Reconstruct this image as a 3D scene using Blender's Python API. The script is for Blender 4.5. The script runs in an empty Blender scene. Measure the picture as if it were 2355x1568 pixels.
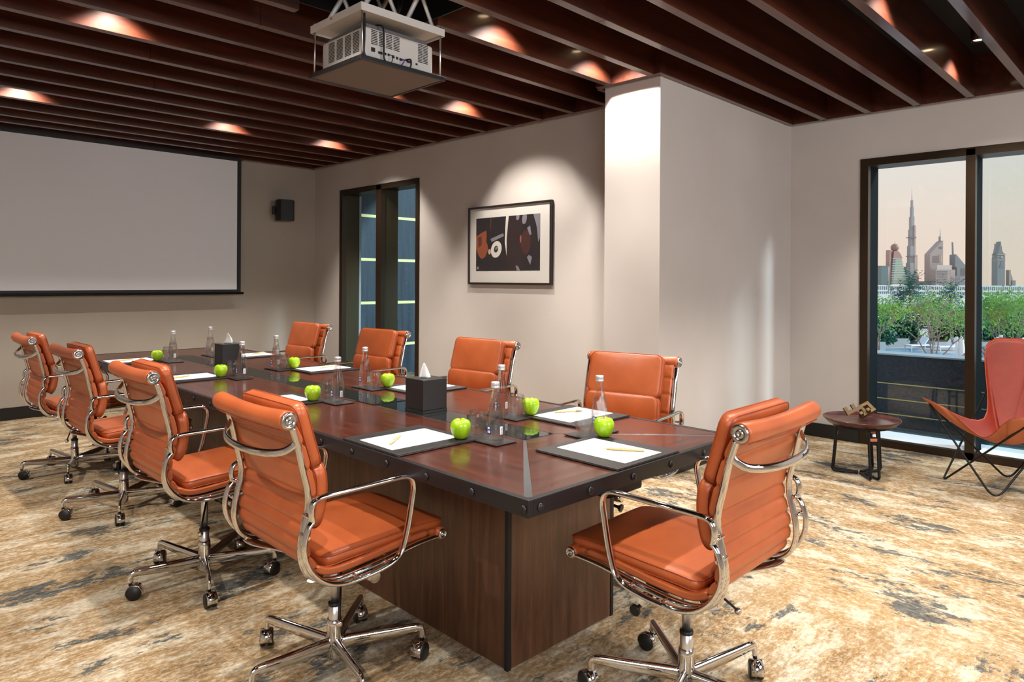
import bpy, bmesh, math, random
from mathutils import Vector, Matrix, noise
random.seed(7)
S = bpy.context.scene
COL = S.collection
PI = math.pi

# ------------------------------------------------------------------ camera
F_PX, X0, Y0, YAW, ROLL, EYE = 1596.4, 1177.5, 645.94, 0.79370, 0.0054, 1.35
cyw, syw = math.cos(YAW), math.sin(YAW)
FW = Vector((syw, cyw, 0)); R0 = Vector((cyw, -syw, 0)); UP0 = Vector((0, 0, 1))
RT = math.cos(ROLL)*R0 + math.sin(ROLL)*UP0
UPV = -math.sin(ROLL)*R0 + math.cos(ROLL)*UP0
cam = bpy.data.cameras.new('camera'); co = bpy.data.objects.new('camera', cam); COL.objects.link(co)
M = Matrix.Identity(4)
for i in range(3):
    M[i][0] = RT[i]; M[i][1] = UPV[i]; M[i][2] = -FW[i]
M[2][3] = EYE
co.matrix_world = M
cam.sensor_width = 36; cam.sensor_fit = 'HORIZONTAL'; cam.lens = F_PX/2355*36
cam.shift_x = 0; cam.shift_y = -(784-Y0)/2355
cam.clip_start = 0.05; cam.clip_end = 5000
S.camera = co

# ------------------------------------------------------------------ view, sky, sun
S.view_settings.view_transform = 'Standard'; S.view_settings.look = 'None'
S.view_settings.exposure = 0; S.view_settings.gamma = 1; S.view_settings.use_curve_mapping = False
cy = S.cycles
cy.max_bounces = 9; cy.diffuse_bounces = 3; cy.glossy_bounces = 5; cy.transmission_bounces = 9; cy.transparent_max_bounces = 12
cy.caustics_reflective = False; cy.caustics_refractive = False; cy.sample_clamp_indirect = 3
cy.use_denoising = True
SKY = 1.12
W = bpy.data.worlds.new('sky'); S.world = W; W.use_nodes = True
nt = W.node_tree; nt.nodes.clear()
wo = nt.nodes.new('ShaderNodeOutputWorld'); bg = nt.nodes.new('ShaderNodeBackground')
tc = nt.nodes.new('ShaderNodeTexCoord'); sx = nt.nodes.new('ShaderNodeSeparateXYZ'); rp = nt.nodes.new('ShaderNodeValToRGB')
nt.links.new(tc.outputs['Generated'], sx.inputs[0]); nt.links.new(sx.outputs[2], rp.inputs[0])
rp.color_ramp.elements[0].position = 0.0; rp.color_ramp.elements[0].color = (0.92, 0.68, 0.56, 1)
rp.color_ramp.elements[1].position = 1.0; rp.color_ramp.elements[1].color = (0.42, 0.56, 0.80, 1)
e = rp.color_ramp.elements.new(0.10); e.color = (0.90, 0.74, 0.65, 1)
e = rp.color_ramp.elements.new(0.20); e.color = (0.83, 0.79, 0.76, 1)
e = rp.color_ramp.elements.new(0.45); e.color = (0.60, 0.69, 0.80, 1)
nt.links.new(rp.outputs[0], bg.inputs[0]); bg.inputs[1].default_value = SKY
nt.links.new(bg.outputs[0], wo.inputs[0])

def add_light(name, kind, loc, energy, color, **kw):
    l = bpy.data.lights.new(name, kind); l.energy = energy; l.color = color
    for k, v in kw.items(): setattr(l, k, v)
    o = bpy.data.objects.new(name, l); o.location = loc; COL.objects.link(o)
    return o
sun = add_light('sun', 'SUN', (0, -20, 20), 4.2, (0.82, 0.93, 1.0), angle=math.radians(9))
sun.rotation_euler = Vector((-0.57, 1.0, -0.56)).to_track_quat('-Z', 'Y').to_euler()

fill_left = add_light('fill_light', 'AREA', (-1.2, -1.7, 2.5), 200, (0.96, 0.97, 1.0), shape='RECTANGLE', size=2.6, size_y=1.8)  # added fill behind the camera, unseen, lifts the whole room
fill_left.rotation_euler = Vector((0.62, 0.85, -0.55)).to_track_quat('-Z', 'Y').to_euler()
fill_right = add_light('fill_light', 'AREA', (3.4, -2.3, 2.3), 122, (0.94, 0.96, 1.0), shape='RECTANGLE', size=2.2, size_y=1.4)  # second added fill, out of view, brightens the column side
fill_right.rotation_euler = Vector((0.2, 1.0, -0.28)).to_track_quat('-Z', 'Y').to_euler()
LAMP_W = 62
LAMP_XY = [(1.22, 4.24), (3.03, 4.24), (3.87, 4.24), (1.15, 2.81), (2.90, 2.81), (3.80, 2.81), (1.18, 6.38), (2.80, 6.38), (3.90, 6.38),
           (0.6, 1.03), (2.40, 1.03), (3.98, 1.03), (5.46, 1.03), (0.9, -0.75), (2.6, -0.75), (4.2, -0.75), (5.5, -0.75), (-0.6, 2.81), (-0.6, 5.6)]

# ------------------------------------------------------------------ materials
def lin(c):
    c /= 255.0
    return c/12.92 if c <= 0.04045 else ((c+0.055)/1.055)**2.4
def rgb(r, g, b): return (lin(r), lin(g), lin(b), 1)
def new_mat(name):
    m = bpy.data.materials.new(name); m.use_nodes = True
    n = m.node_tree; b = n.nodes['Principled BSDF']
    return m, n, b
def P(name, col, rough=0.5, metal=0.0, spec=0.5, emit=None, es=0, coat=0.0, sheen=0.0):
    m, n, b = new_mat(name)
    b.inputs['Base Color'].default_value = col; b.inputs['Roughness'].default_value = rough
    b.inputs['Metallic'].default_value = metal; b.inputs['Specular IOR Level'].default_value = spec
    if coat: b.inputs['Coat Weight'].default_value = coat; b.inputs['Coat Roughness'].default_value = 0.15
    if sheen: b.inputs['Sheen Weight'].default_value = sheen
    if emit: b.inputs['Emission Color'].default_value = emit; b.inputs['Emission Strength'].default_value = es
    return m
def tex_chain(n, scale=(1, 1, 1), coord='Object', rot=(0, 0, 0)):
    t = n.nodes.new('ShaderNodeTexCoord'); mp = n.nodes.new('ShaderNodeMapping')
    mp.inputs['Scale'].default_value = scale; mp.inputs['Rotation'].default_value = rot
    n.links.new(t.outputs[coord], mp.inputs[0]); return mp.outputs[0]
def noise_n(n, vec, scale, detail=4, rough=0.55, dist=0):
    k = n.nodes.new('ShaderNodeTexNoise'); k.inputs['Scale'].default_value = scale; k.inputs['Detail'].default_value = detail
    k.inputs['Roughness'].default_value = rough; k.inputs['Distortion'].default_value = dist
    n.links.new(vec, k.inputs['Vector']); return k.outputs['Fac']
def ramp_n(n, fac, stops):
    r = n.nodes.new('ShaderNodeValToRGB'); els = r.color_ramp.elements
    els[0].position, els[0].color = stops[0]; els[1].position, els[1].color = stops[-1]
    for p, c in stops[1:-1]:
        q = els.new(p); q.color = c
    n.links.new(fac, r.inputs[0]); return r.outputs[0]
def mix_n(n, fac, a, b, mode='MIX'):
    x = n.nodes.new('ShaderNodeMix'); x.data_type = 'RGBA'; x.blend_type = mode
    if isinstance(fac, (int, float)): x.inputs[0].default_value = fac
    else: n.links.new(fac, x.inputs[0])
    for s, v in ((6, a), (7, b)):
        if isinstance(v, tuple): x.inputs[s].default_value = v
        else: n.links.new(v, x.inputs[s])
    return x.outputs[2]
def bump_n(n, b, h, strength, dist=0.002):
    k = n.nodes.new('ShaderNodeBump'); k.inputs['Strength'].default_value = strength; k.inputs['Distance'].default_value = dist
    n.links.new(h, k.inputs['Height']); n.links.new(k.outputs[0], b.inputs['Normal'])

def leather(name, c1, c2, rough=0.36, grain=420, bump=0.25):
    m, n, b = new_mat(name); v = tex_chain(n)
    col = ramp_n(n, noise_n(n, v, 7, 4), [(0.3, c1), (0.7, c2)])
    n.links.new(col, b.inputs['Base Color']); b.inputs['Roughness'].default_value = rough
    vo = n.nodes.new('ShaderNodeTexVoronoi'); vo.inputs['Scale'].default_value = grain; n.links.new(v, vo.inputs['Vector'])
    bump_n(n, b, vo.outputs['Distance'], bump, 0.0008)
    return m
def wood(name, c1, c2, c3, stretch=(1, 14, 14), scale=2.2, rough=0.35, coat=0.0, spec=0.5):
    m, n, b = new_mat(name); v = tex_chain(n, stretch)
    f1 = noise_n(n, v, scale, 6, 0.62, 0.6); f2 = noise_n(n, v, scale*9, 3, 0.7)
    col = ramp_n(n, f1, [(0.28, c1), (0.52, c2), (0.74, c3)])
    col = mix_n(n, 0.28, col, ramp_n(n, f2, [(0.35, (0.25, 0.25, 0.25, 1)), (0.65, (1.0, 1.0, 1.0, 1))]), 'MULTIPLY')
    n.links.new(col, b.inputs['Base Color']); b.inputs['Roughness'].default_value = rough
    b.inputs['Specular IOR Level'].default_value = spec
    if coat: b.inputs['Coat Weight'].default_value = coat; b.inputs['Coat Roughness'].default_value = 0.12
    bump_n(n, b, f2, 0.08, 0.001)
    return m

M_ = {}
M_['chrome'] = P('chrome', (0.74, 0.735, 0.73, 1), 0.05, 1.0)
M_['steel'] = P('brushed_steel', (0.80, 0.79, 0.78, 1), 0.3, 1.0)
M_['cap_metal'] = P('cap_metal', (0.50, 0.49, 0.48, 1), 0.2, 1.0)
M_['leather'] = leather('tan_leather', rgb(160, 77, 38), rgb(179, 91, 47))
M_['seam'] = P('tan_leather_seam', rgb(150, 62, 28), 0.55)
M_['red_leather'] = leather('russet_leather', rgb(112, 33, 19), rgb(128, 42, 26), 0.5, 300, 0.15)
M_['red_leather'].node_tree.nodes['Principled BSDF'].inputs['Specular IOR Level'].default_value = 0.25
M_['red_back'] = leather('leather_underside', rgb(172, 96, 62), rgb(182, 106, 70), 0.7, 300, 0.1)
M_['black_metal'] = P('black_metal', rgb(26, 25, 26), 0.42, 0.6)
M_['black_plastic'] = P('black_plastic', rgb(18, 17, 18), 0.45)
M_['black_leather'] = leather('black_leather', rgb(20, 18, 18), rgb(28, 25, 25), 0.5, 500, 0.3)
M_['apron'] = P('blackened_steel', rgb(27, 26, 29), 0.38, 0.2)
M_['tabletop'] = wood('mahogany_top', rgb(56, 24, 17), rgb(80, 39, 28), rgb(102, 53, 40), (14, 1, 14), 2.0, 0.2, coat=0.25)
M_['tabletop_x'] = wood('mahogany_top_cross', rgb(56, 24, 17), rgb(80, 39, 28), rgb(102, 53, 40), (1, 14, 14), 2.0, 0.2, coat=0.25)
M_['pedestal'] = wood('walnut_panel', rgb(66, 40, 26), rgb(92, 60, 40), rgb(112, 76, 52), (14, 14, 1), 2.4, 0.42)
M_['beam'] = wood('mahogany_beam', rgb(50, 22, 12), rgb(72, 32, 18), rgb(94, 44, 25), (1, 12, 12), 1.6, 0.38, coat=0.6)
M_['ceil'] = P('dark_ceiling', rgb(12, 10, 10), 0.9)
M_['screen'] = P('screen_fabric', rgb(222, 222, 226), 0.85, spec=0.2)
M_['black_matte'] = P('black_matte', rgb(12, 12, 13), 0.6)
M_['white_plastic'] = P('white_plastic', rgb(205, 200, 194), 0.45)
M_['vent_dark'] = P('dark_vent', rgb(22, 20, 20), 0.7)
M_['bronze'] = P('bronze_frame', rgb(52, 38, 24), 0.40, 0.55)
M_['olive'] = P('olive_reveal', rgb(54, 47, 26), 0.6, 0.1, 0.3)
M_['teal_edge'] = P('teal_gasket', rgb(4, 17, 22), 0.8, 0.0, 0.1)
M_['paper'] = P('white_paper', rgb(236, 238, 242), 0.7, spec=0.3)
M_['ink'] = P('black_ink', rgb(24, 24, 30), 0.6)
M_['faint'] = P('pale_grey_ink', rgb(196, 198, 206), 0.7)
M_['pen'] = P('pale_wood_pen', rgb(226, 198, 140), 0.45)
M_['mirror_glass'] = P('black_glass', rgb(30, 34, 34), 0.03, 0.0, 1.0)
M_['mirror_glass'].node_tree.nodes['Principled BSDF'].inputs['IOR'].default_value = 2.2
M_['cap'] = P('silver_cap', rgb(206, 206, 208), 0.35, 0.5)
M_['label_clear'] = P('frosted_label', rgb(196, 200, 206), 0.5)
M_['blue'] = P('navy_label', rgb(34, 62, 124), 0.5)
M_['white'] = P('white_print', rgb(232, 234, 238), 0.6)
M_['tissue'] = P('white_tissue', rgb(240, 238, 234), 0.9)
M_['baseboard'] = P('black_baseboard', rgb(24, 22, 24), 0.35)
M_['frame_black'] = P('frame_dark', rgb(38, 28, 24), 0.35)
M_['mat_board'] = P('mat_board', rgb(206, 202, 196), 0.8)
M_['side_wood'] = wood('dark_tray_wood', rgb(58, 30, 26), rgb(82, 42, 34), rgb(96, 52, 42), (1, 10, 10), 2.5, 0.22)
M_['copper'] = P('copper', rgb(214, 140, 110), 0.3, 0.9)
M_['brass'] = P('aged_brass', rgb(104, 84, 56), 0.5, 0.6)
M_['stem'] = P('apple_stem', rgb(70, 52, 30), 0.7)

def wall_mat(name, c1, c2):
    m, n, b = new_mat(name); v = tex_chain(n)
    f1 = noise_n(n, v, 1.3, 3, 0.5); f2 = noise_n(n, v, 260, 2, 0.6)
    n.links.new(ramp_n(n, f1, [(0.3, c1), (0.7, c2)]), b.inputs['Base Color'])
    b.inputs['Roughness'].default_value = 0.75; b.inputs['Specular IOR Level'].default_value = 0.3
    bump_n(n, b, f2, 0.25, 0.0015); return m
M_['wall'] = wall_mat('linen_wallcovering', rgb(184, 176, 170), rgb(193, 186, 181))
M_['wall_back'] = wall_mat('taupe_wallcovering', rgb(158, 148, 136), rgb(168, 158, 147))

def thin_glass(name, tint, refl=1.0):
    m = bpy.data.materials.new(name); m.use_nodes = True; n = m.node_tree; n.nodes.clear()
    o = n.nodes.new('ShaderNodeOutputMaterial'); t = n.nodes.new('ShaderNodeBsdfTransparent'); g = n.nodes.new('ShaderNodeBsdfGlossy')
    g.inputs['Roughness'].default_value = 0.0; t.inputs[0].default_value = tint
    lw = n.nodes.new('ShaderNodeLayerWeight'); lw.inputs[0].default_value = 0.5
    pw = n.nodes.new('ShaderNodeMath'); pw.operation = 'POWER'; pw.inputs[1].default_value = 5.0
    mu = n.nodes.new('ShaderNodeMath'); mu.operation = 'MULTIPLY_ADD'; mu.inputs[1].default_value = 0.9*refl; mu.inputs[2].default_value = 0.035*refl
    n.links.new(lw.outputs['Facing'], pw.inputs[0]); n.links.new(pw.outputs[0], mu.inputs[0])
    mx = n.nodes.new('ShaderNodeMixShader'); n.links.new(mu.outputs[0], mx.inputs[0])
    n.links.new(t.outputs[0], mx.inputs[1]); n.links.new(g.outputs[0], mx.inputs[2]); n.links.new(mx.outputs[0], o.inputs[0])
    return m
M_['pane'] = thin_glass('window_glass', (0.93, 0.97, 0.97, 1), 1.0)
M_['pane_dark'] = thin_glass('tinted_window_glass', (0.80, 0.92, 0.95, 1), 1.2)
def glass(name, ior, tint=(1, 1, 1, 1)):
    m, n, b = new_mat(name)
    b.inputs['Base Color'].default_value = tint; b.inputs['Roughness'].default_value = 0.0
    b.inputs['Transmission Weight'].default_value = 1.0; b.inputs['IOR'].default_value = ior
    return m
def soften(m, k):
    # table glass lets part of the light straight through, as thin walls do
    n = m.node_tree; out = n.nodes['Material Output']; b = n.nodes['Principled BSDF']
    t = n.nodes.new('ShaderNodeBsdfTransparent'); t.inputs[0].default_value = (0.97, 0.98, 0.98, 1)
    x = n.nodes.new('ShaderNodeMixShader'); x.inputs[0].default_value = k
    n.links.new(b.outputs[0], x.inputs[1]); n.links.new(t.outputs[0], x.inputs[2]); n.links.new(x.outputs[0], out.inputs[0]); return m
M_['glass'] = soften(glass('clear_glass', 1.45, (0.99, 0.995, 0.995, 1)), 0.8)
M_['bottle'] = soften(glass('bottle_glass', 1.34, (0.97, 0.99, 0.985, 1)), 0.6)

def apple_mat():
    m, n, b = new_mat('green_apple'); v = tex_chain(n, (1, 1, 0.6))
    f = noise_n(n, v, 26, 4, 0.6)
    n.links.new(ramp_n(n, f, [(0.3, rgb(128, 176, 16)), (0.55, rgb(160, 200, 30)), (0.75, rgb(196, 214, 70))]), b.inputs['Base Color'])
    b.inputs['Roughness'].default_value = 0.22; b.inputs['Subsurface Weight'].default_value = 0.08
    b.inputs['Subsurface Radius'].default_value = (0.01, 0.01, 0.004)
    return m
M_['apple'] = apple_mat()

def carpet_mat():
    m, n, b = new_mat('distressed_carpet')
    t = n.nodes.new('ShaderNodeTexCoord'); sp = n.nodes.new('ShaderNodeSeparateXYZ'); n.links.new(t.outputs['Object'], sp.inputs[0])
    def mp(scale, rz, off=(0, 0, 0)):
        k = n.nodes.new('ShaderNodeMapping'); k.inputs['Scale'].default_value = scale; k.inputs['Rotation'].default_value = (0, 0, rz)
        k.inputs['Location'].default_value = off; n.links.new(t.outputs['Object'], k.inputs[0]); return k.outputs[0]
    # brush strokes lie one way on the table side and turn the other way towards the window
    mr = n.nodes.new('ShaderNodeMapRange'); mr.inputs[1].default_value = 2.6; mr.inputs[2].default_value = 3.4
    n.links.new(sp.outputs[0], mr.inputs[0])
    def both(scale_l, scale, detail, rough, off, dist=0.0):
        a = noise_n(n, mp((scale_l[0], scale_l[1], 1), 0.12, off), scale, detail, rough, dist)
        c = noise_n(n, mp((scale_l[1], scale_l[0], 1), 0.12, off), scale, detail, rough, dist)
        x = n.nodes.new('ShaderNodeMix'); x.data_type = 'FLOAT'; n.links.new(mr.outputs[0], x.inputs[0]); n.links.new(a, x.inputs[2]); n.links.new(c, x.inputs[3])
        return x.outputs[0]
    big = both((0.9, 2.2), 2.1, 3, 0.5, (3, 1, 0), 0.3)
    mid = both((1.2, 2.8), 2.6, 7, 0.74, (0, 7, 0), 0.3)
    fine = both((6.5, 12.0), 5.0, 6, 0.78, (9, 2, 0))
    col = ramp_n(n, mid, [(0.37, rgb(130, 100, 64)), (0.46, rgb(156, 126, 86)), (0.51, rgb(166, 143, 112)), (0.58, rgb(200, 190, 168))])
    streak = ramp_n(n, fine, [(0.42, rgb(104, 84, 62)), (0.50, rgb(158, 134, 102)), (0.57, rgb(214, 204, 182))])
    col = mix_n(n, 0.36, col, streak)
    # slate blue worn patches = large blotch * ragged detail
    mm = n.nodes.new('ShaderNodeMath'); mm.operation = 'MULTIPLY_ADD'; mm.inputs[1].default_value = 0.9
    rag = both((2.0, 4.6), 5.0, 8, 0.80, (1, 4, 0), 0.2)
    n.links.new(rag, mm.inputs[0]); n.links.new(big, mm.inputs[2])
    msk = ramp_n(n, mm.outputs[0], [(0.0, (0, 0, 0, 1)), (1.0 - 0.0001, (1, 1, 1, 1))])
    mr2 = n.nodes.new('ShaderNodeMapRange'); mr2.inputs[1].default_value = 1.035; mr2.inputs[2].default_value = 1.075
    n.links.new(mm.outputs[0], mr2.inputs[0])
    blue = ramp_n(n, fine, [(0.38, rgb(39, 44, 47)), (0.62, rgb(92, 99, 100))])
    fade = n.nodes.new('ShaderNodeMath'); fade.operation = 'MULTIPLY'; fade.inputs[1].default_value = 0.88
    n.links.new(mr2.outputs[0], fade.inputs[0])
    col = mix_n(n, fade.outputs[0], col, blue)
    # sprinkled dark flecks
    fl = both((2.4, 5.0), 9.0, 7, 0.78, (5, 5, 0))
    mr3 = n.nodes.new('ShaderNodeMapRange'); mr3.inputs[1].default_value = 0.600; mr3.inputs[2].default_value = 0.625; mr3.inputs[4].default_value = 0.7
    n.links.new(fl, mr3.inputs[0])
    col = mix_n(n, mr3.outputs[0], col, rgb(74, 78, 77))
    n.links.new(col, b.inputs['Base Color']); b.inputs['Roughness'].default_value = 0.95; b.inputs['Specular IOR Level'].default_value = 0.1
    pile = noise_n(n, mp((1, 1, 1), 0), 420, 2, 0.6)
    bump_n(n, b, pile, 0.6, 0.004)
    return m
M_['carpet'] = carpet_mat()

# ------------------------------------------------------------------ mesh helpers
class MB:
    def __init__(s): s.bm = bmesh.new()
    def box(s, x0, x1, y0, y1, z0, z1, mtx=None):
        v = [s.bm.verts.new(Vector(p)) for p in ((x0, y0, z0), (x1, y0, z0), (x1, y1, z0), (x0, y1, z0), (x0, y0, z1), (x1, y0, z1), (x1, y1, z1), (x0, y1, z1))]
        if mtx is not None:
            for q in v: q.co = mtx @ q.co
        for f in ((0, 3, 2, 1), (4, 5, 6, 7), (0, 1, 5, 4), (1, 2, 6, 5), (2, 3, 7, 6), (3, 0, 4, 7)): s.bm.faces.new([v[i] for i in f])
        return s
    def quad(s, pts):
        s.bm.faces.new([s.bm.verts.new(Vector(p)) for p in pts]); return s
    def tube(s, path, r, n=10, cap=True, flat=None, up=None, closed=False):
        """r: number or list; flat: (a, b) ellipse factors, a along 'up' reference axis"""
        path = [Vector(p) for p in path]; k = len(path); rings = []
        prev = None
        for i, p in enumerate(path):
            if closed: t = (path[(i+1) % k]-path[i-1])
            else: t = (path[min(i+1, k-1)]-path[max(i-1, 0)])
            t.normalize()
            if up is not None: a = Vector(up)
            elif prev is not None: a = prev
            else: a = Vector((0, 0, 1)) if abs(t.z) < 0.9 else Vector((1, 0, 0))
            a = (a - t*a.dot(t))
            if a.length < 1e-6: a = Vector((1, 0, 0)) - t*t.x
            a.normalize(); b = t.cross(a); prev = a
            rr = r[i] if isinstance(r, (list, tuple)) else r
            fa, fb = flat if flat else (1, 1)
            rings.append([s.bm.verts.new(p + a*math.cos(2*PI*j/n)*rr*fa + b*math.sin(2*PI*j/n)*rr*fb) for j in range(n)])
        m = k if closed else k-1
        for i in range(m):
            A, B = rings[i], rings[(i+1) % k]
            for j in range(n): s.bm.faces.new((A[j], A[(j+1) % n], B[(j+1) % n], B[j])).smooth = True
        if cap and not closed:
            s.bm.faces.new(rings[0][::-1]); s.bm.faces.new(rings[-1])
        return s
    def cyl(s, p0, p1, r, n=20, r1=None): return s.tube([p0, p1], [r, r if r1 is None else r1], n)
    def lathe(s, prof, n=28, mtx=None, smooth=True, close=True):
        rings = []
        for (r, z) in prof:
            if r < 1e-6: rings.append([s.bm.verts.new(Vector((0, 0, z)))])
            else: rings.append([s.bm.verts.new(Vector((r*math.cos(2*PI*j/n), r*math.sin(2*PI*j/n), z))) for j in range(n)])
        if mtx is not None:
            for rg in rings:
                for v in rg: v.co = mtx @ v.co
        for A, B in zip(rings[:-1], rings[1:]):
            for j in range(n):
                if len(A) == 1 and len(B) == 1: continue
                if len(A) == 1: f = (A[0], B[(j+1) % n], B[j])
                elif len(B) == 1: f = (A[j], A[(j+1) % n], B[0])
                else: f = (A[j], A[(j+1) % n], B[(j+1) % n], B[j])
                s.bm.faces.new(f).smooth = smooth
        if close:
            if len(rings[0]) > 1: s.bm.faces.new(rings[0][::-1])
            if len(rings[-1]) > 1: s.bm.faces.new(rings[-1])
        return s
    def prism(s, poly, axis, a0, a1):
        """extrude 2D poly along axis 'x','y' or 'z' from a0 to a1"""
        def P3(p, a): return {'x': (a, p[0], p[1]), 'y': (p[0], a, p[1]), 'z': (p[0], p[1], a)}[axis]
        A = [s.bm.verts.new(P3(p, a0)) for p in poly]; B = [s.bm.verts.new(P3(p, a1)) for p in poly]
        n = len(poly)
        for i in range(n): s.bm.faces.new((A[i], A[(i+1) % n], B[(i+1) % n], B[i]))
        s.bm.faces.new(A[::-1]); s.bm.faces.new(B); return s
    def grid(s, fn, nu, nv, smooth=True, closed_u=False):
        g = [[s.bm.verts.new(Vector(fn(i/(nu if closed_u else nu-1), j/(nv-1)))) for i in range(nu)] for j in range(nv)]
        for j in range(nv-1):
            for i in range(nu if closed_u else nu-1):
                s.bm.faces.new((g[j][i], g[j][(i+1) % nu], g[j+1][(i+1) % nu], g[j+1][i])).smooth = smooth
        return g
    def build(s, name, mat, parent=None, loc=(0, 0, 0), rz=0.0, bevel=0, seg=2, smooth=False):
        bmesh.ops.recalc_face_normals(s.bm, faces=s.bm.faces)
        if bevel:
            bmesh.ops.bevel(s.bm, geom=[e for e in s.bm.edges if len(e.link_faces) == 2 and e.calc_face_angle(0) > 0.6], offset=bevel, segments=seg, affect='EDGES', profile=0.6)
            for f in s.bm.faces: f.smooth = False
        if smooth:
            for f in s.bm.faces: f.smooth = True
        me = bpy.data.meshes.new(name); s.bm.to_mesh(me); s.bm.free()
        if isinstance(mat, (list, tuple)):
            for q in mat: me.materials.append(q)
        else: me.materials.append(mat)
        o = bpy.data.objects.new(name, me); COL.objects.link(o)
        o.location = loc; o.rotation_euler = (0, 0, rz)
        if parent is not None: o.parent = parent
        return o
def share(src, name, parent=None, loc=(0, 0, 0), rot=(0, 0, 0)):
    o = bpy.data.objects.new(name, src.data); COL.objects.link(o)
    if parent is not None: o.parent = parent
    o.location = loc; o.rotation_euler = rot; return o
def empty(name, label, cat, loc=(0, 0, 0), rz=0.0, group=None):
    o = bpy.data.objects.new(name, None); COL.objects.link(o); o.empty_display_size = 0.1
    o.location = loc; o.rotation_euler = (0, 0, rz); tag(o, label, cat, group); return o
def tag(o, label, cat, group=None, kind=None):
    o['label'] = label; o['category'] = cat
    if group: o['group'] = group
    if kind: o['kind'] = kind
    return o
def struct(o): o['kind'] = 'structure'; return o
def kids(o): return [c for c in bpy.data.objects if c.parent == o]
def dup(root, loc, rz, label, group=None):
    kmap = {}
    def rec(o, par):
        c = o.copy(); COL.objects.link(c); c.parent = par
        for ch in list(o.children): rec(ch, c)
        return c
    r = rec(root, None); r.location = loc; r.rotation_euler = (0, 0, rz); r['label'] = label
    if group: r['group'] = group
    return r
def catmull(pts, n=6, closed=False):
    pts = [Vector(p) for p in pts]; out = []; k = len(pts)
    rng = range(k if closed else k-1)
    for i in rng:
        p0 = pts[i-1] if (i > 0 or closed) else pts[0]
        p1 = pts[i]; p2 = pts[(i+1) % k]; p3 = pts[(i+2) % k] if (closed or i+2 < k) else pts[-1]
        for j in range(n):
            t = j/n
            out.append(0.5*((2*p1)+(-p0+p2)*t+(2*p0-5*p1+4*p2-p3)*t*t+(-p0+3*p1-3*p2+p3)*t**3))
    if not closed: out.append(pts[-1])
    return out
def at(px, py, depth):
    return Vector((0, 0, EYE)) + depth*(((px-X0)/F_PX)*RT - ((py-Y0)/F_PX)*UPV + FW)

# ------------------------------------------------------------------ the room
XA, XW, YB, YC, XC = 4.57, 6.233, 8.047, 2.603, 4.08     # art wall, window wall, screen wall, column face, column front
XL, YR = -1.9, -2.6
HC = 3.06
fl = MB().box(XL-0.2, XW+0.02, YR-0.2, YB+0.2, -0.12, 0).build('floor', M_['carpet']); struct(fl)
# screen wall
struct(MB().box(XL-0.2, XA+0.3, YB, YB+0.2, 0, HC).build('wall_back', M_['wall_back']))
# art wall with window opening y 5.881..7.44, z 0..2.44
W1a, W1b, W1t = 5.881, 7.44, 2.442
w = MB(); w.box(XA, XA+0.3, 3.07, W1a, 0, HC); w.box(XA, XA+0.3, W1b, YB, 0, HC); w.box(XA, XA+0.3, W1a, W1b, W1t, HC)
struct(w.build('wall_right', M_['wall']))
struct(MB().box(XC, XW+0.3, YC, 3.07, 0, HC).build('wall_column', M_['wall']))
W2a, W2b, W2t = -0.30, 2.011, 2.389
w = MB(); w.box(XW, XW+0.3, YR-0.2, W2a, 0, HC); w.box(XW, XW+0.3, W2b, YC, 0, HC); w.box(XW, XW+0.3, W2a, W2b, W2t, HC)
struct(w.build('wall_window', M_['wall']))
struct(MB().box(XL-0.2, XL, YR, YB, 0, HC).build('wall_left', M_['wall']))
struct(MB().box(XL-0.2, XW, YR-0.2, YR, 0, HC).build('wall_front', M_['wall']))
def rail(name, x0, x1, y0, y1): struct(MB().box(x0, x1, y0, y1, 0, 0.11).box(x0+0.004, x1-0.004, y0+0.004, y1-0.004, 0.11, 0.118).build(name, M_['baseboard'], bevel=0.002))
rail('baseboard_back', XL, XA, YB-0.018, YB)
rail('baseboard_right', XA-0.018, XA, 3.09, W1a)
rail('baseboard_far', XA-0.018, XA, W1b, YB-0.02)
rail('baseboard_column', XC, XW-0.02, YC-0.018, YC)
rail('baseboard_window', XW-0.018, XW, W2b, YC-0.02)

# ceiling with its beams
ceil = MB().box(XL-0.2, XW+0.3, YR-0.2, YB+0.2, HC, HC+0.1).build('ceiling', M_['ceil']); struct(ceil)
ZB = 2.75
def beam(x0, x1, y, t=0.054):
    return MB().box(x0, x1, y-t/2, y+t/2, ZB, HC).build('beam', M_['beam'], ceil, bevel=0.0015, seg=1)
ys = [0.852-0.357*k for k in range(1, 10)][::-1] + [0.852, 1.207, 1.566, 1.925, 2.280, 2.635-0.0, 2.987, 3.345, 3.70, 4.062, 4.412, 4.769, 5.126, 5.485, 5.846, 6.194, 6.564, 6.944, 7.30, 7.62]
for y in ys:
    if y < 2.45:
        xe = XW-0.075
        if y > 0: beam(XL, 2.6+0.4*math.sin(y*9), y); beam(2.6+0.4*math.sin(y*9)+0.002, xe, y)
        else: beam(XL, xe, y)
    elif y < 3.1:
        if y > 2.9: beam(XL, 1.79, y); beam(2.42, XC-0.075, y)
        else: beam(XL, XC-0.075, y)
    elif y < 3.4: beam(XL, 1.79, y); beam(2.42, XA-0.075, y)
    else:
        j = 1.4+1.2*((y*1.7) % 1)
        beam(XL, j, y); beam(j+0.002, XA-0.075, y)
def edge(x0, x1, y0, y1): MB().box(x0, x1, y0, y1, ZB, HC).build('edge_board', M_['beam'], ceil, bevel=0.0015, seg=1)
edge(XA-0.10, XA-0.05, 3.10, YB-0.06)
edge(XL, XA-0.05, YB-0.11, YB-0.06)
edge(XC-0.075, XC-0.02, YC-0.03-0.02, 3.10)
edge(XC-0.02, XW-0.05, YC-0.05, YC-0.012)
edge(XW-0.10, XW-0.05, YR, YC-0.05)
edge(XC-0.02, XA-0.05, 3.09, 3.13)

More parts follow.
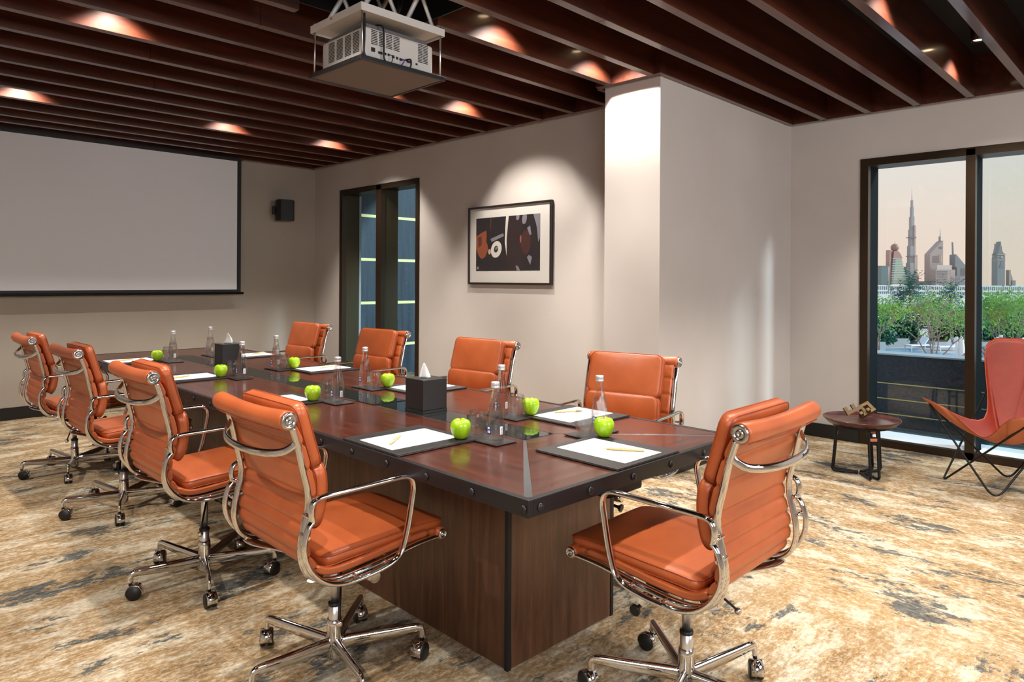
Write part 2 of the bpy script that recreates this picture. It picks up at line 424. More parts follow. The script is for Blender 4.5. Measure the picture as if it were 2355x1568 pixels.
# recessed ceiling lamps
lamp_proto = None
for i, (x, y) in enumerate(LAMP_XY):
    loc = (x, y, HC)
    if lamp_proto is None:
        r_ = empty('ceiling_lamp', '', 'lamp', loc)
        MB().lathe([(0.046, -0.001), (0.046, -0.098), (0.040, -0.098), (0.040, -0.080), (0.0, -0.080)], 24, close=False).build('lamp_housing', M_['black_metal'], r_)
        MB().lathe([(0.0, -0.0805), (0.034, -0.0805), (0.034, -0.088), (0.0, -0.088)], 20).build('bulb', P('lamp_lens', (1, 0.85, 0.7, 1), 0.4, emit=(1, 0.72, 0.42, 1), es=14), r_)
        lamp_proto = r_
    else: r_ = dup(lamp_proto, loc, 0, '')
    row = {1.03: 'bay in front of the window alcove', 2.81: 'bay beside the projector', 4.24: 'bay over the middle of the table', 6.38: 'bay near the screen wall'}.get(y, 'bay behind the camera' if y < 0 else 'bay farther left')
    col_ = 'by the side wall' if 3.6 < x < 4.5 else ('close to the big window' if x >= 4.5 else ('over the table' if x > 2 else ('over the left aisle' if x > 0 else 'near the left wall')))
    r_['label'] = 'small recessed downlight %s, %s' % (col_, row); r_['group'] = 'recessed ceiling downlights'
    warm = (1.0, 0.92, 0.83)
    sp = add_light('lamp_beam', 'SPOT', (0, 0, -0.112), LAMP_W*(1.55 if x < 1.5 and y > 2 else 1.0), warm, spot_size=math.radians(114), spot_blend=0.55, shadow_soft_size=0.03)
    sp.parent = r_

# ------------------------------------------------------------------ windows
def window(name, x, depth, ya, yb, top, mulls, pane_mat, reveal):
    g = bpy.data.objects.new(name, None); COL.objects.link(g); g['kind'] = 'structure'
    fr = MB(); d = depth
    fr.box(x-0.012, x+0.05, ya, ya+0.055, 0, top); fr.box(x-0.012, x+0.05, yb-0.062, yb, 0, top)
    fr.box(x-0.012, x+0.05, ya+0.055, yb-0.062, top-0.062, top); fr.box(x-0.012, x+0.05, ya+0.055, yb-0.062, 0, 0.060)
    fr.build('window_frame', M_['bronze'], g, bevel=0.002)
    rv = MB(); rv.box(x+0.05, x+d, yb-0.055, yb, 0, top); rv.box(x+0.05, x+d, ya, ya+0.05, 0, top)
    rv.build('jamb', reveal, g)
    hd = MB(); hd.box(x+0.05, x+d, ya+0.05, yb-0.055, top-0.055, top); hd.build('head', M_['bronze'], g)
    edges = [ya+0.05] + [q for m_ in mulls for q in m_] + [yb-0.055]
    for (a, b) in mulls:
        MB().box(x-0.012, x+0.05, a, b, 0.0, top-0.01).build('mullion', M_['bronze'], g, bevel=0.002)
        MB().box(x+0.05, x+d, a+0.006, b-0.006, 0.0, top-0.055).build('mullion_fin', reveal, g)
    for k in range(0, len(edges), 2):
        a, b = edges[k], edges[k+1]
        MB().box(x+d-0.012, x+d, a, b, 0.02, top-0.055).build('pane', pane_mat, g)
    return g
window('window_1', XA, 0.235, W1a, W1b, W1t, [(6.573, 6.667)], M_['pane_dark'], M_['olive'])
g2 = window('window_2', XW, 0.27, W2a, W2b, W2t, [(1.190, 1.253), (0.30, 0.363)], M_['pane'], M_['teal_edge'])

for a_, b_ in ((1.259, 1.95), (0.37, 1.18), (-0.24, 0.29)):
    MB().box(XW+0.051, XW+0.255, a_, b_, 0.03, 0.058).build('inner_sill', P('white_sill', rgb(240, 244, 248), 0.35), g2)
# ------------------------------------------------------------------ projection screen, speaker, picture
sc = empty('projection_screen', 'large white pull-down projection screen with black borders on the back wall', 'screen', (0, 7.90, 0))
MB().box(-1.55, 3.490, -0.004, 0.0, 1.233, 2.715).build('screen_fabric', M_['screen'], sc)
b = MB(); b.box(3.490, 3.537, -0.005, 0.002, 1.20, 2.72); b.box(-1.60, -1.55, -0.005, 0.002, 1.20, 2.72); b.box(-1.55, 3.490, -0.005, 0.002, 1.205, 1.234); b.box(-1.55, 3.490, -0.005, 0.002, 2.715, 2.72)
b.build('screen_border', M_['black_matte'], sc)
MB().tube([(-1.62, 0, 1.192), (3.57, 0, 1.192)], 0.014, 12).build('weight_bar', M_['black_metal'], sc)
MB().box(-1.65, 3.537, -0.03, 0.025, 2.72, 2.748).build('screen_casing', M_['black_matte'], sc, bevel=0.004)

spk = empty('wall_speaker', 'black wall-mounted loudspeaker between the projection screen and the corner', 'speaker', (4.07, 7.90, 2.19), math.radians(-8))
MB().prism([(-0.105, -0.06), (-0.07, -0.105), (0.07, -0.115), (0.105, -0.07), (0.085, 0.07), (-0.085, 0.07)], 'z', -0.125, 0.125).build('cabinet', M_['black_plastic'], spk, bevel=0.008, seg=3)
MB().prism([(-0.068, -0.108), (0.068, -0.118), (0.068, -0.112), (-0.068, -0.102)], 'z', -0.115, 0.115).build('grille', M_['black_matte'], spk)
MB().box(-0.13, -0.085, 0.0, 0.05, -0.05, 0.05).box(-0.03, 0.03, 0.06, 0.145, -0.04, 0.04).build('bracket', M_['black_metal'], spk, bevel=0.004)

pic = empty('framed_picture', 'black framed close-up photograph with wide pale mat on the side wall', 'picture', (XA, 4.528, 1.688))
# local: wall normal is -x ; width along y, visible left = larger y
f_ = MB(); wy, hz = 0.54, 0.372
f_.box(-0.035, -0.003, -wy, wy, hz-0.018, hz); f_.box(-0.035, -0.003, -wy, wy, -hz, -hz+0.018); f_.box(-0.035, -0.003, wy-0.018, wy, -hz+0.018, hz-0.018); f_.box(-0.035, -0.003, -wy, -wy+0.018, -hz+0.018, hz-0.018)
f_.build('picture_frame', M_['frame_black'], pic, bevel=0.001, seg=1)
MB().box(-0.020, -0.010, -wy+0.018, wy-0.018, -hz+0.018, hz-0.018).build('mat_board', M_['mat_board'], pic)
def flat(name, pts, mat, layer):
    """flat print on the picture; pts in (u right, v up) of the visible image, metres"""
    x = -0.0205-0.0004*layer
    bm = MB(); bm.prism([(-u, v) for u, v in pts], 'x', x, x+0.0003); return bm.build(name, mat, pic)
def pc(r, g, b_, ro=0.5): return P('print_ink', rgb(r, g, b_), ro)
PX0, PX1, PY0, PY1 = -0.435, 0.40, -0.245, 0.262     # visible print rectangle (u,v)
flat('print', [(PX0, PY0), (PX1, PY0), (PX1, PY1), (PX0, PY1)], pc(30, 24, 26), 1)
def pp(pts): return [(PX0+(PX1-PX0)*min(1, max(0, a)), PY1-(PY1-PY0)*min(1, max(0, b_))) for a, b_ in pts]
def ell(cx, cy_, rx, ry, rot=0, n=24, a0=0, a1=2*PI):
    o = []
    for i in range(n):
        t = a0+(a1-a0)*i/n; x, y = rx*math.cos(t), ry*math.sin(t)
        o.append((cx+x*math.cos(rot)-y*math.sin(rot), cy_+x*math.sin(rot)+y*math.cos(rot)))
    return o
pk = pc(40, 27, 27); flat('print_shape', pp([(0.52, 0.0), (0.72, 0.0), (0.735, 1.0), (0.5, 1.0), (0.47, 0.5)]), pk, 2)
cop = pc(140, 72, 40); cop2 = pc(84, 46, 32); wht = pc(206, 200, 190); gry = pc(122, 118, 128); red = pc(66, 34, 30)
flat('print_shape', pp([(0.0, 0.34), (0.1, 0.27), (0.17, 0.24), (0.2, 0.6), (0.15, 0.74), (0.09, 0.77), (0.04, 0.7), (0.0, 0.56)]), cop, 2)
flat('print_shape', pp([(0.03, 0.36), (0.09, 0.34), (0.1, 0.5), (0.04, 0.56)]), cop2, 3)
flat('print_shape', pp([(0.49, 0.0), (0.53, 0.0), (0.50, 0.4), (0.50, 0.72), (0.47, 0.5), (0.475, 0.22)]), wht, 3)
flat('print_shape', pp([(0.18, 0.26), (0.205, 0.26), (0.2, 0.42), (0.25, 0.55), (0.22, 0.57), (0.17, 0.45)]), pc(20, 16, 18), 4)
flat('print_shape', pp([(0.24, 0.40), (0.44, 0.31), (0.46, 0.36), (0.26, 0.46)]), gry, 4)
flat('print_shape', pp([(0.235, 0.0), (0.255, 0.0), (0.25, 0.22), (0.23, 0.22)]), cop2, 4)
flat('print_shape', pp(ell(0.335, 0.60, 0.085, 0.155, 0.12)), wht, 5)
flat('print_shape', pp(ell(0.333, 0.595, 0.034, 0.064, 0.12)), pc(44, 36, 38), 6)
flat('print_shape', pp(ell(0.342, 0.575, 0.018, 0.034, 0.6)), gry, 7)
flat('print_shape', pp(ell(0.225, 0.64, 0.022, 0.05)), pc(186, 160, 140), 5)
flat('print_shape', pp(ell(0.79, 0.49, 0.075, 0.215, 0.0)), red, 3)
flat('print_shape', pp(ell(0.715, 0.43, 0.012, 0.07, 0.0)), pc(150, 84, 60), 4)
flat('print_shape', pp(ell(0.77, 0.07, 0.036, 0.10, 0.1)), gry, 3)
flat('print_shape', pp(ell(0.67, 0.03, 0.025, 0.06, 0.1)), gry, 3)
flat('print_shape', pp([(0.81, 0.24), (0.855, 0.2), (0.875, 0.36), (0.85, 0.37)]), gry, 4)
flat('print_shape', pp([(0.81, 0.76), (0.84, 0.72), (0.885, 0.76), (0.86, 0.9)]), gry, 4)
flat('print_shape', pp([(0.64, 0.9), (0.68, 0.92), (0.71, 1.0), (0.66, 1.0)]), gry, 4)
flat('print_shape', pp([(0.90, 0.0), (1.0, 0.0), (1.0, 0.42), (0.975, 0.5), (0.95, 0.22)]), gry, 3)
flat('print_shape', pp(ell(0.03, 0.94, 0.018, 0.03)), gry, 4)
MB().box(-0.0265, -0.0255, -wy+0.018, wy-0.018, -hz+0.018, hz-0.018).build('picture_glass', thin_glass('picture_glazing', (1, 1, 1, 1), 0.8), pic)

# ------------------------------------------------------------------ projector on its scissor lift
pj = empty('ceiling_projector', 'white projector on a lift tray hanging from a gap in the ceiling beams', 'projector', (2.05, 2.99, 2.38))
# local frame: x along world x, y along world y
MB().box(-0.245, 0.245, -0.225, 0.225, 0.0, 0.012).build('lower_tray', P('tray_underside', rgb(104, 92, 84), 0.8), pj, bevel=0.003)
b = MB()
for (x0, x1, y0, y1) in ((-0.255, 0.255, -0.235, -0.222), (-0.255, 0.255, 0.222, 0.235), (-0.255, -0.242, -0.222, 0.222), (0.242, 0.255, -0.222, 0.222)): b.box(x0, x1, y0, y1, -0.004, 0.018)
b.build('tray_rim', M_['black_plastic'], pj, bevel=0.003)
MB().box(-0.25, 0.25, -0.23, 0.23, 0.236, 0.240).box(-0.25, 0.25, -0.232, -0.226, 0.225, 0.262).box(-0.25, 0.25, 0.226, 0.232, 0.225, 0.262).box(-0.252, -0.246, -0.23, 0.23, 0.225, 0.262).box(0.246, 0.252, -0.23, 0.23, 0.225, 0.262).build('upper_plate', M_['white_plastic'], pj)
for sx_ in (-0.235, 0.235):
    for sy_ in (-0.215, 0.215):
        MB().cyl((sx_, sy_, 0.01), (sx_, sy_, 0.275), 0.0045, 10).cyl((sx_, sy_, 0.262), (sx_, sy_, 0.270), 0.009, 8).build('threaded_rod', M_['steel'], pj)
MB().box(-0.205, 0.215, -0.185, 0.20, 0.028, 0.178).build('projector_body', M_['white_plastic'], pj, bevel=0.022, seg=4, smooth=False)
MB().box(-0.18, 0.19, -0.165, 0.18, 0.178, 0.200).build('top_cover', P('grey_plastic', rgb(96, 92, 92), 0.6), pj, bevel=0.006)
v1 = MB()
for blk in (-0.145, -0.075, 0.0, 0.075):
    for k in range(14): v1.box(-0.2062, -0.204, blk, blk+0.055, 0.062+k*0.0072, 0.0655+k*0.0072)
v1.build('vent_grille', M_['vent_dark'], pj)['kind'] = 'stuff'
v2 = MB()
for blk in (-0.165, -0.122, -0.079, -0.036):
    for k in range(9): v2.box(blk, blk+0.036, -0.1862, -0.184, 0.098+k*0.008, 0.102+k*0.008)
for blk in (0.115, 0.148):
    for k in range(12): v2.box(blk, blk+0.029, -0.1862, -0.184, 0.075+k*0.008, 0.079+k*0.008)
v2.build('vent_grille', M_['vent_dark'], pj)['kind'] = 'stuff'
pt = MB()
for (a, c_, w_, h_) in ((-0.165, 0.062, 0.022, 0.02), (-0.125, 0.06, 0.024, 0.012), (-0.088, 0.062, 0.010, 0.012), (-0.070, 0.062, 0.010, 0.012), (-0.045, 0.058, 0.015, 0.014), (-0.02, 0.057, 0.013, 0.013), (0.0, 0.056, 0.018, 0.012), (0.045, 0.056, 0.026, 0.011), (0.10, 0.056, 0.012, 0.009)):
    pt.box(a, a+w_, -0.1868, -0.184, c_, c_+h_)
pt.build('socket_panel', M_['vent_dark'], pj)
pur = P('purple_cable', rgb(96, 50, 150), 0.5)
for (pts, r_, mt) in (([(-0.215, -0.20, 0.225), (-0.218, -0.205, 0.12), (-0.212, -0.2, 0.03), (-0.15, -0.20, 0.014)], 0.007, M_['black_plastic']),
                      ([(-0.12, -0.15, 0.205), (-0.105, -0.195, 0.19), (-0.103, -0.20, 0.10), (-0.095, -0.20, 0.03), (-0.02, -0.19, 0.015)], 0.0045, M_['black_plastic']),
                      ([(-0.065, -0.187, 0.068), (-0.055, -0.205, 0.06), (-0.06, -0.205, 0.03), (-0.08, -0.20, 0.015)], 0.002, M_['black_plastic']),
                      ([(0.01, -0.187, 0.062), (0.015, -0.206, 0.055), (0.0, -0.205, 0.03), (-0.03, -0.20, 0.016)], 0.003, pur),
                      ([(0.035, -0.187, 0.065), (0.05, -0.21, 0.065), (0.052, -0.21, 0.035), (0.045, -0.2, 0.014)], 0.0045, M_['black_plastic']),
                      ([(0.10, 0.03, 0.262), (0.13, 0.03, 0.36), (0.16, 0.02, 0.46), (0.14, 0.03, 0.64)], 0.012, M_['black_plastic']),
                      ([(-0.12, -0.02, 0.262), (0.02, -0.05, 0.30), (0.10, -0.03, 0.38), (0.12, 0.0, 0.63)], 0.006, M_['black_plastic'])):
    MB().tube(catmull(pts, 6), r_, 8).build('cable', mt, pj)
for sy_ in (-0.17, 0.17):
    for (x0, z0, x1, z1) in ((-0.20, 0.262, 0.0, 0.62), (0.0, 0.262, -0.20, 0.62), (0.05, 0.262, 0.23, 0.62), (0.23, 0.262, 0.05, 0.62)):
        MB().tube([(x0, sy_, z0), (x1, sy_, z1)], 0.010, 4, flat=(0.25, 1.3), up=(0, 1, 0)).build('scissor_arm', M_['white_plastic'], pj)
hs = MB(); hs.box(-0.26, -0.25, -0.30, 0.45, 0.46, 0.64); hs.box(0.35, 0.36, -0.30, 0.45, 0.40, 0.64); hs.box(-0.26, 0.36, 0.44, 0.45, 0.46, 0.64)
hs.build('lift_housing', M_['black_matte'], pj)
lb = MB(); lb.prism([(0.02, 0.245), (0.04, 0.245), (0.03, 0.258)], 'x', -0.2530, -0.2522); lb.build('warning_sticker', P('sticker_red', rgb(190, 70, 40), 0.6), pj)

# ------------------------------------------------------------------ conference table
TH = -0.0192                                       # rotation (clockwise)
TX, TY, TWD, TLN = 1.383, 1.293, 1.185, 4.925
def tpt(lx, ly, z=0.75): return Vector((TX+lx*math.cos(TH)-ly*math.sin(TH), TY+lx*math.sin(TH)+ly*math.cos(TH), z))
tb = empty('conference_table', 'long dark red wooden conference table with riveted black steel edge', 'table', (TX, TY, 0), TH)
bdr = 0.022; ih, iw0, iw1 = 0.515, 0.51, 0.675
# top panels : four mitred planes and the glass inlay
z0, z1 = 0.712, 0.749
def toppanel(poly, mat):
    MB().prism(poly, 'z', z0, z1).build('top_panel', mat, tb, bevel=0.0008, seg=1)
g_ = 0.009
m0, m1 = bdr+0.001, TWD-bdr-0.001; L0, L1 = bdr+0.001, TLN-bdr-0.001
toppanel([(m0, L0+2*g_), (iw0-0.003, ih+g_*0.6), (iw0-0.003, TLN-ih-g_*0.6), (m0, L1-2*g_)], M_['tabletop'])
toppanel([(m1, L1-2*g_), (iw1+0.003, TLN-ih-g_*0.6), (iw1+0.003, ih+g_*0.6), (m1, L0+2*g_)], M_['tabletop'])
toppanel([(m0+2*g_, L0), (m1-2*g_, L0), (iw1-g_*0.4, ih-0.003), (iw0+g_*0.4, ih-0.003)], M_['tabletop_x'])
toppanel([(m1-2*g_, L1), (m0+2*g_, L1), (iw0+g_*0.4, TLN-ih+0.003), (iw1-g_*0.4, TLN-ih+0.003)], M_['tabletop_x'])
dark = P('mitre_strip', rgb(62, 62, 66), 0.5)
MB().box(bdr, TWD-bdr, bdr, TLN-bdr, 0.700, 0.7478).build('mitre_inlay', dark, tb)
MB().box(iw0+0.003, iw1-0.003, ih+0.003, TLN-ih-0.003, 0.7478, 0.7500).build('glass_inlay', M_['mirror_glass'], tb)
def apr(x0, x1, y0, y1): MB().box(x0, x1, y0, y1, 0.701, 0.7505).build('steel_edge', M_['apron'], tb, bevel=0.002)
apr(0, bdr, 0.0, TLN); apr(TWD-bdr, TWD, 0.0, TLN); apr(bdr, TWD-bdr, 0, bdr); apr(bdr, TWD-bdr, TLN-bdr, TLN)
rv0 = None
def rivet(x, y, ang):
    global rv0
    if rv0 is None:
        rv0 = MB().lathe([(0.0125, 0.0), (0.012, 0.003), (0.0085, 0.0065), (0.004, 0.008), (0, 0.0083)], 14, Matrix.Rotation(PI/2, 4, 'X')).build('rivet', M_['apron'], tb)
        o = rv0
    else: o = share(rv0, 'rivet', tb)
    o.location = (x, y, 0.7235); o.rotation_euler = (0, 0, ang)
k = 0
y = 0.018
while y < TLN: rivet(0, y, -PI/2); rivet(TWD, y, PI/2); y += 0.2223 if y > 0.02 else 0.2165
for i in range(6): rivet(0.047+i*0.2185, 0, 0); rivet(0.047+i*0.2185, TLN, PI)
# pedestal
px0, px1, py0, py1 = 0.3125, 0.905, 0.40, 4.45
ped = MB().box(px0+0.01, px1-0.01, py0+0.01, py1-0.01, 0.0, 0.705).build('pedestal_core', M_['black_matte'], tb)
segs = [py0+0.012, 1.75, 3.17, py1-0.012]
for a, b_ in zip(segs[:-1], segs[1:]):
    for xx in (px0, px1-0.012):
        MB().box(xx, xx+0.012, a+0.002, b_-0.002, 0.004, 0.700).build('pedestal_panel', M_['pedestal'], tb, bevel=0.001, seg=1)
for yy in (py0, py1-0.012):
    MB().box(px0+0.018, px1-0.018, yy, yy+0.012, 0.004, 0.700).build('pedestal_panel', M_['pedestal'], tb, bevel=0.001, seg=1)
for xx in (px0-0.001, px1-0.015):
    for yy in (py0-0.001, py1-0.015): MB().box(xx, xx+0.017, yy, yy+0.017, 0, 0.701).build('corner_trim', M_['black_matte'], tb)
MB().box(0.79, 1.12, 0.115, 0.36, 0.640, 0.700).build('cable_box', M_['black_metal'], tb, bevel=0.003)
MB().box(0.55, 0.75, 0.15, 0.34, 0.60, 0.70).build('support_bracket', M_['black_metal'], tb, bevel=0.01)
MB().tube([(0.62, 0.2, 0.66), (0.70, 0.2, 0.60), (0.75, 0.2, 0.60)], 0.011, 10).build('support_knob', M_['black_plastic'], tb)

# ------------------------------------------------------------------ desk sets
def rot2(v, a): return Vector((v[0]*math.cos(a)-v[1]*math.sin(a), v[0]*math.sin(a)+v[1]*math.cos(a)))
ZT = 0.7508
blot_me = pap_me = None
proto = {}
def make_blotter():
    r_ = empty('desk_blotter', '', 'blotter')
    MB().box(-0.178, 0.178, 0.0, 0.362, 0, 0.0035).build('blotter_base', M_['black_leather'], r_, bevel=0.0015)
    MB().box(-0.176, 0.176, 0.002, 0.360, 0.0035, 0.0062).build('blotter_top', M_['black_leather'], r_, bevel=0.001)
    st = MB(); thread = P('grey_thread', rgb(104, 100, 100), 0.7)
    for k in range(44):
        t = -0.168+k*0.0078
        st.box(t, t+0.0045, 0.0095, 0.0102, 0.0062, 0.0066); st.box(t, t+0.0045, 0.3498, 0.3505, 0.0062, 0.0066)
        st.box(-0.1682, -0.1675, 0.011+k*0.0078, 0.0155+k*0.0078, 0.0062, 0.0066); st.box(0.1675, 0.1682, 0.011+k*0.0078, 0.0155+k*0.0078, 0.0062, 0.0066)
    st.build('stitching', thread, r_)['kind'] = 'stuff'
    return r_
def make_paper():
    r_ = empty('paper_sheet', '', 'paper')
    MB().box(-0.105, 0.105, 0.0, 0.297, 0, 0.0012).build('sheet', M_['paper'], r_)
    ln = MB()
    ln.box(-0.098, 0.098, 0.0070, 0.0077, 0.0012, 0.0014); ln.box(-0.098, 0.098, 0.2893, 0.29, 0.0012, 0.0014); ln.box(-0.098, -0.0973, 0.007, 0.29, 0.0012, 0.0014); ln.box(0.0973, 0.098, 0.007, 0.29, 0.0012, 0.0014)
    ln.build('border_line', M_['faint'], r_)
    lg = MB(); lg.prism([(-0.088+0.008*a, 0.262+0.006*b_) for a, b_ in ((0, 0), (0.5, -0.6), (1, 0), (1, 0.9), (0, 0.9))], 'z', 0.0012, 0.0015)
    lg.build('printed_crest', M_['ink'], r_)
    tx = MB()
    for i, (a, w_) in enumerate(((-0.075, 0.03), (-0.072, 0.022))): tx.box(a, a+w_, 0.268-i*0.005, 0.2695-i*0.005, 0.0012, 0.0014)
    for i in range(3): tx.box(0.03, 0.085, 0.012+i*0.003, 0.0128+i*0.003, 0.0012, 0.0014)
    tx.build('small_print', M_['faint'], r_)
    return r_
def make_pen():
    r_ = empty('ballpoint_pen', '', 'pen')
    MB().tube([(0, -0.068, 0.0047), (0, -0.062, 0.0047), (0, 0.060, 0.0047)], [0.0040, 0.0046, 0.0046], 12).build('barrel', M_['pen'], r_)
    MB().cyl((0, 0.060, 0.0047), (0, 0.070, 0.0047), 0.0040, 12, 0.0008).build('tip', M_['pen'], r_)
    MB().box(0.0035, 0.0062, -0.060, -0.012, 0.0042, 0.0058).build('clip', M_['pen'], r_)
    mk = MB(); mk.cyl((0, 0.012, 0.0092), (0, 0.012, 0.00945), 0.0024, 10)
    mk.prism([(0.0022, 0.000), (-0.0022, 0.001), (-0.0014, -0.004), (0.001, -0.005)], 'z', 0.0091, 0.00945)
    for i in range(7): mk.box(-0.0010, 0.0010, -0.0095-0.0034*i, -0.0074-0.0034*i, 0.0091, 0.00945)
    mk.build('pen_print', M_['ink'], r_)
    return r_
def make_coaster():
    r_ = empty('coaster_mat', '', 'coaster')
    MB().box(-0.105, 0.105, -0.054, 0.054, 0, 0.004).build('mat', M_['black_leather'], r_, bevel=0.0012)
    MB().box(-0.099, 0.099, -0.048, 0.048, 0.004, 0.0046).build('mat_face', M_['black_leather'], r_)
    return r_
def make_bottle():
    r_ = empty('water_bottle', '', 'bottle')
    pr = [(0, 0.004), (0.012, 0.0015), (0.026, 0.0), (0.0305, 0.002), (0.0322, 0.006), (0.0318, 0.016), (0.0312, 0.03), (0.0316, 0.055), (0.0312, 0.075), (0.0285, 0.10), (0.0245, 0.122), (0.0205, 0.142), (0.0168, 0.162), (0.0148, 0.178), (0.0142, 0.196), (0.0142, 0.200), (0.0, 0.2002)]
    MB().lathe(pr, 32).build('bottle_body', M_['bottle'], r_)
    MB().lathe([(0.0157, 0.196), (0.0162, 0.198), (0.0162, 0.2035), (0.0152, 0.2045), (0.0162, 0.206), (0.0160, 0.2165), (0.0150, 0.2195), (0.0, 0.2205)], 24).build('cap', M_['cap'], r_)
    def band(za, zb, a0, a1, mat, nm, off=0.0006, rfn=lambda z: 0.0316, n=10):
        m_ = MB()
        m_.grid(lambda u, v: ((rfn(za+(zb-za)*v)+off)*math.cos(a0+(a1-a0)*u), (rfn(za+(zb-za)*v)+off)*math.sin(a0+(a1-a0)*u), za+(zb-za)*v), n, 3)
        return m_.build(nm, mat, r_)
    cd = -PI/2-0.785
    fog = thin_glass('frosted_print', (0.86, 0.87, 0.89, 1), 0.5)
    band(0.035, 0.078, cd-0.95, cd+1.15, fog, 'front_label')
    band(0.120, 0.136, -PI, PI, fog, 'shoulder_frost', 0.0006, lambda z: 0.0245-(z-0.122)*0.2, 30)
    band(0.028, 0.060, cd-1.15, cd-0.45, M_['blue'], 'logo_patch', 0.0010)
    for (za, zb, a, b_) in ((0.048, 0.056, -0.95, -0.62), (0.034, 0.043, -0.95, -0.80), (0.034, 0.043, -0.76, -0.60)):
        band(za, zb, cd+a, cd+b_, M_['white'], 'logo_mark', 0.0013, n=4)
    band(0.028, 0.058, cd+0.62, cd+1.05, M_['white'], 'barcode_patch', 0.0010)
    for k in range(5): band(0.032+k*0.0045, 0.034+k*0.0045, cd+0.74, cd+0.93, M_['blue'], 'barcode_bar', 0.0013, n=3)
    return r_
def make_tumbler():
    r_ = tag(MB().lathe([(0, 0.0), (0.020, 0.0), (0.026, 0.006), (0.034, 0.026), (0.0385, 0.048), (0.0385, 0.066), (0.0345, 0.088), (0.0315, 0.098), (0.0305, 0.0985), (0.0300, 0.098), (0.0330, 0.088), (0.0369, 0.066), (0.0369, 0.048), (0.0322, 0.026), (0.022, 0.010), (0.010, 0.007), (0, 0.007)], 36).build('glass_tumbler', M_['glass']), '', 'glass')
    return r_
def make_apple():
    r_ = empty('green_apple', '', 'apple')
    pr = [(0, 0.004), (0.006, 0.0015), (0.014, 0.0002), (0.020, 0.002), (0.028, 0.010), (0.0345, 0.024), (0.0385, 0.038), (0.0392, 0.048), (0.0365, 0.060), (0.030, 0.0685), (0.020, 0.0725), (0.011, 0.0705), (0.005, 0.065), (0, 0.0625)]
    m_ = MB(); m_.lathe(pr, 30)
    for v in m_.bm.verts:
        a = math.atan2(v.co.y, v.co.x); k_ = 1+0.022*math.cos(5*a+0.4)*(0.4+10*abs(v.co.z-0.035)); v.co.x *= k_; v.co.y *= k_; v.co.z += 0.0012*math.cos(5*a)*(v.co.z > 0.06)
    m_.build('fruit', M_['apple'], r_)
    MB().tube(catmull([(0, 0, 0.062), (0.001, 0, 0.070), (0.004, 0.001, 0.079)], 3), 0.0012, 6).build('stem', M_['stem'], r_)
    return r_
MK = dict(blotter=make_blotter, paper=make_paper, pen=make_pen, coaster=make_coaster, bottle=make_bottle, tumbler=make_tumbler, apple=make_apple)
GRP = dict(blotter='black blotters laid round the table', paper='writing sheets on the blotters', pen='pale wooden pens', coaster='black drink mats', bottle='glass water bottles on the table', tumbler='water glasses on the table', apple='green apples on the table')
def put(kind, loc, rz, label):
    if kind not in proto:
        proto[kind] = MK[kind](); o = proto[kind]; o.location = loc; o.rotation_euler = (0, 0, rz); o['label'] = label; o['group'] = GRP[kind]
    else: o = dup(proto[kind], loc, rz, label, GRP[kind])
    return o
# seat frame : origin at table edge centre of the blotter, f = forward (over the table), r = right of the sitter
SEATS = [  # edge point, heading, where, pen (r, f, angle)
    ('near_left', (1.402, 2.10), 0.0, 'front chair on the left side', (0.0, 0.125, 0.65)),
    ('second_left', (1.424, 3.225), 0.0, 'second chair on the left side', (0.03, 0.09, 0.4)),
    ('third_left', (1.446, 4.36), 0.0, 'third chair on the left side', (0.02, 0.13, 0.35)),
    ('far_left', (1.468, 5.52), 0.0, 'farthest chair on the left side', (0.0, 0.15, 0.3)),
    ('head', (1.975, 1.283), PI/2, 'near end chair', (0.03, 0.135, 0.565)),
    ('near_right', (2.582, 1.965), PI, 'nearest chair on the wall side', (0.05, 0.17, -0.5)),
    ('second_right', (2.600, 3.07), PI, 'second chair on the wall side', (0.0, 0.15, 0.3)),
    ('third_right', (2.622, 4.17), PI, 'third chair on the wall side', (0.0, 0.16, 0.3)),
    ('far_right', (2.645, 5.30), PI, 'farthest chair on the wall side', (0.02, 0.12, 0.4)),
]
for nm, (ex, ey), hd, where, (pr_, pf_, pa_) in SEATS:
    a = hd-PI/2                                     # local +y = forward, local +x = right
    def W_(r, f, z): v = rot2((r, f), a); return (ex+v.x, ey+v.y, z)
    a2 = a + TH*0.6 + random.uniform(-0.012, 0.012)
    put('blotter', W_(0, 0.008, ZT), a2, 'black stitched leather desk blotter in front of the '+where)
    put('paper', W_(0.002, 0.035, ZT+0.0067), a2+random.uniform(-0.015, 0.015), 'white printed sheet on the blotter before the '+where)
    put('pen', W_(pr_, pf_, ZT+0.0083), a+pa_, 'pale wooden pen on the white sheet before the '+where)
    cf, rb, rg, fa, ra = (0.402, 0.245, 0.145, 0.325, 0.135)
    if nm == 'head': cf = 0.41
    put('coaster', W_(0.20, cf, ZT), a2, 'black leather drink mat beside the blotter of the '+where)
    jr = lambda: random.uniform(-0.006, 0.006)
    put('bottle', W_(rb+jr(), cf+jr(), ZT+0.0047), a2-a+0.0, 'glass water bottle on the drink mat of the '+where)
    put('tumbler', W_(rg+jr(), cf+jr(), ZT+0.0047), 0, 'empty stemless glass beside the bottle of the '+where)
    put('apple', W_(ra+(0.03 if nm == 'head' else 0), fa, ZT+0.0062), random.uniform(0, 6), 'green apple on the blotter corner of the '+where)

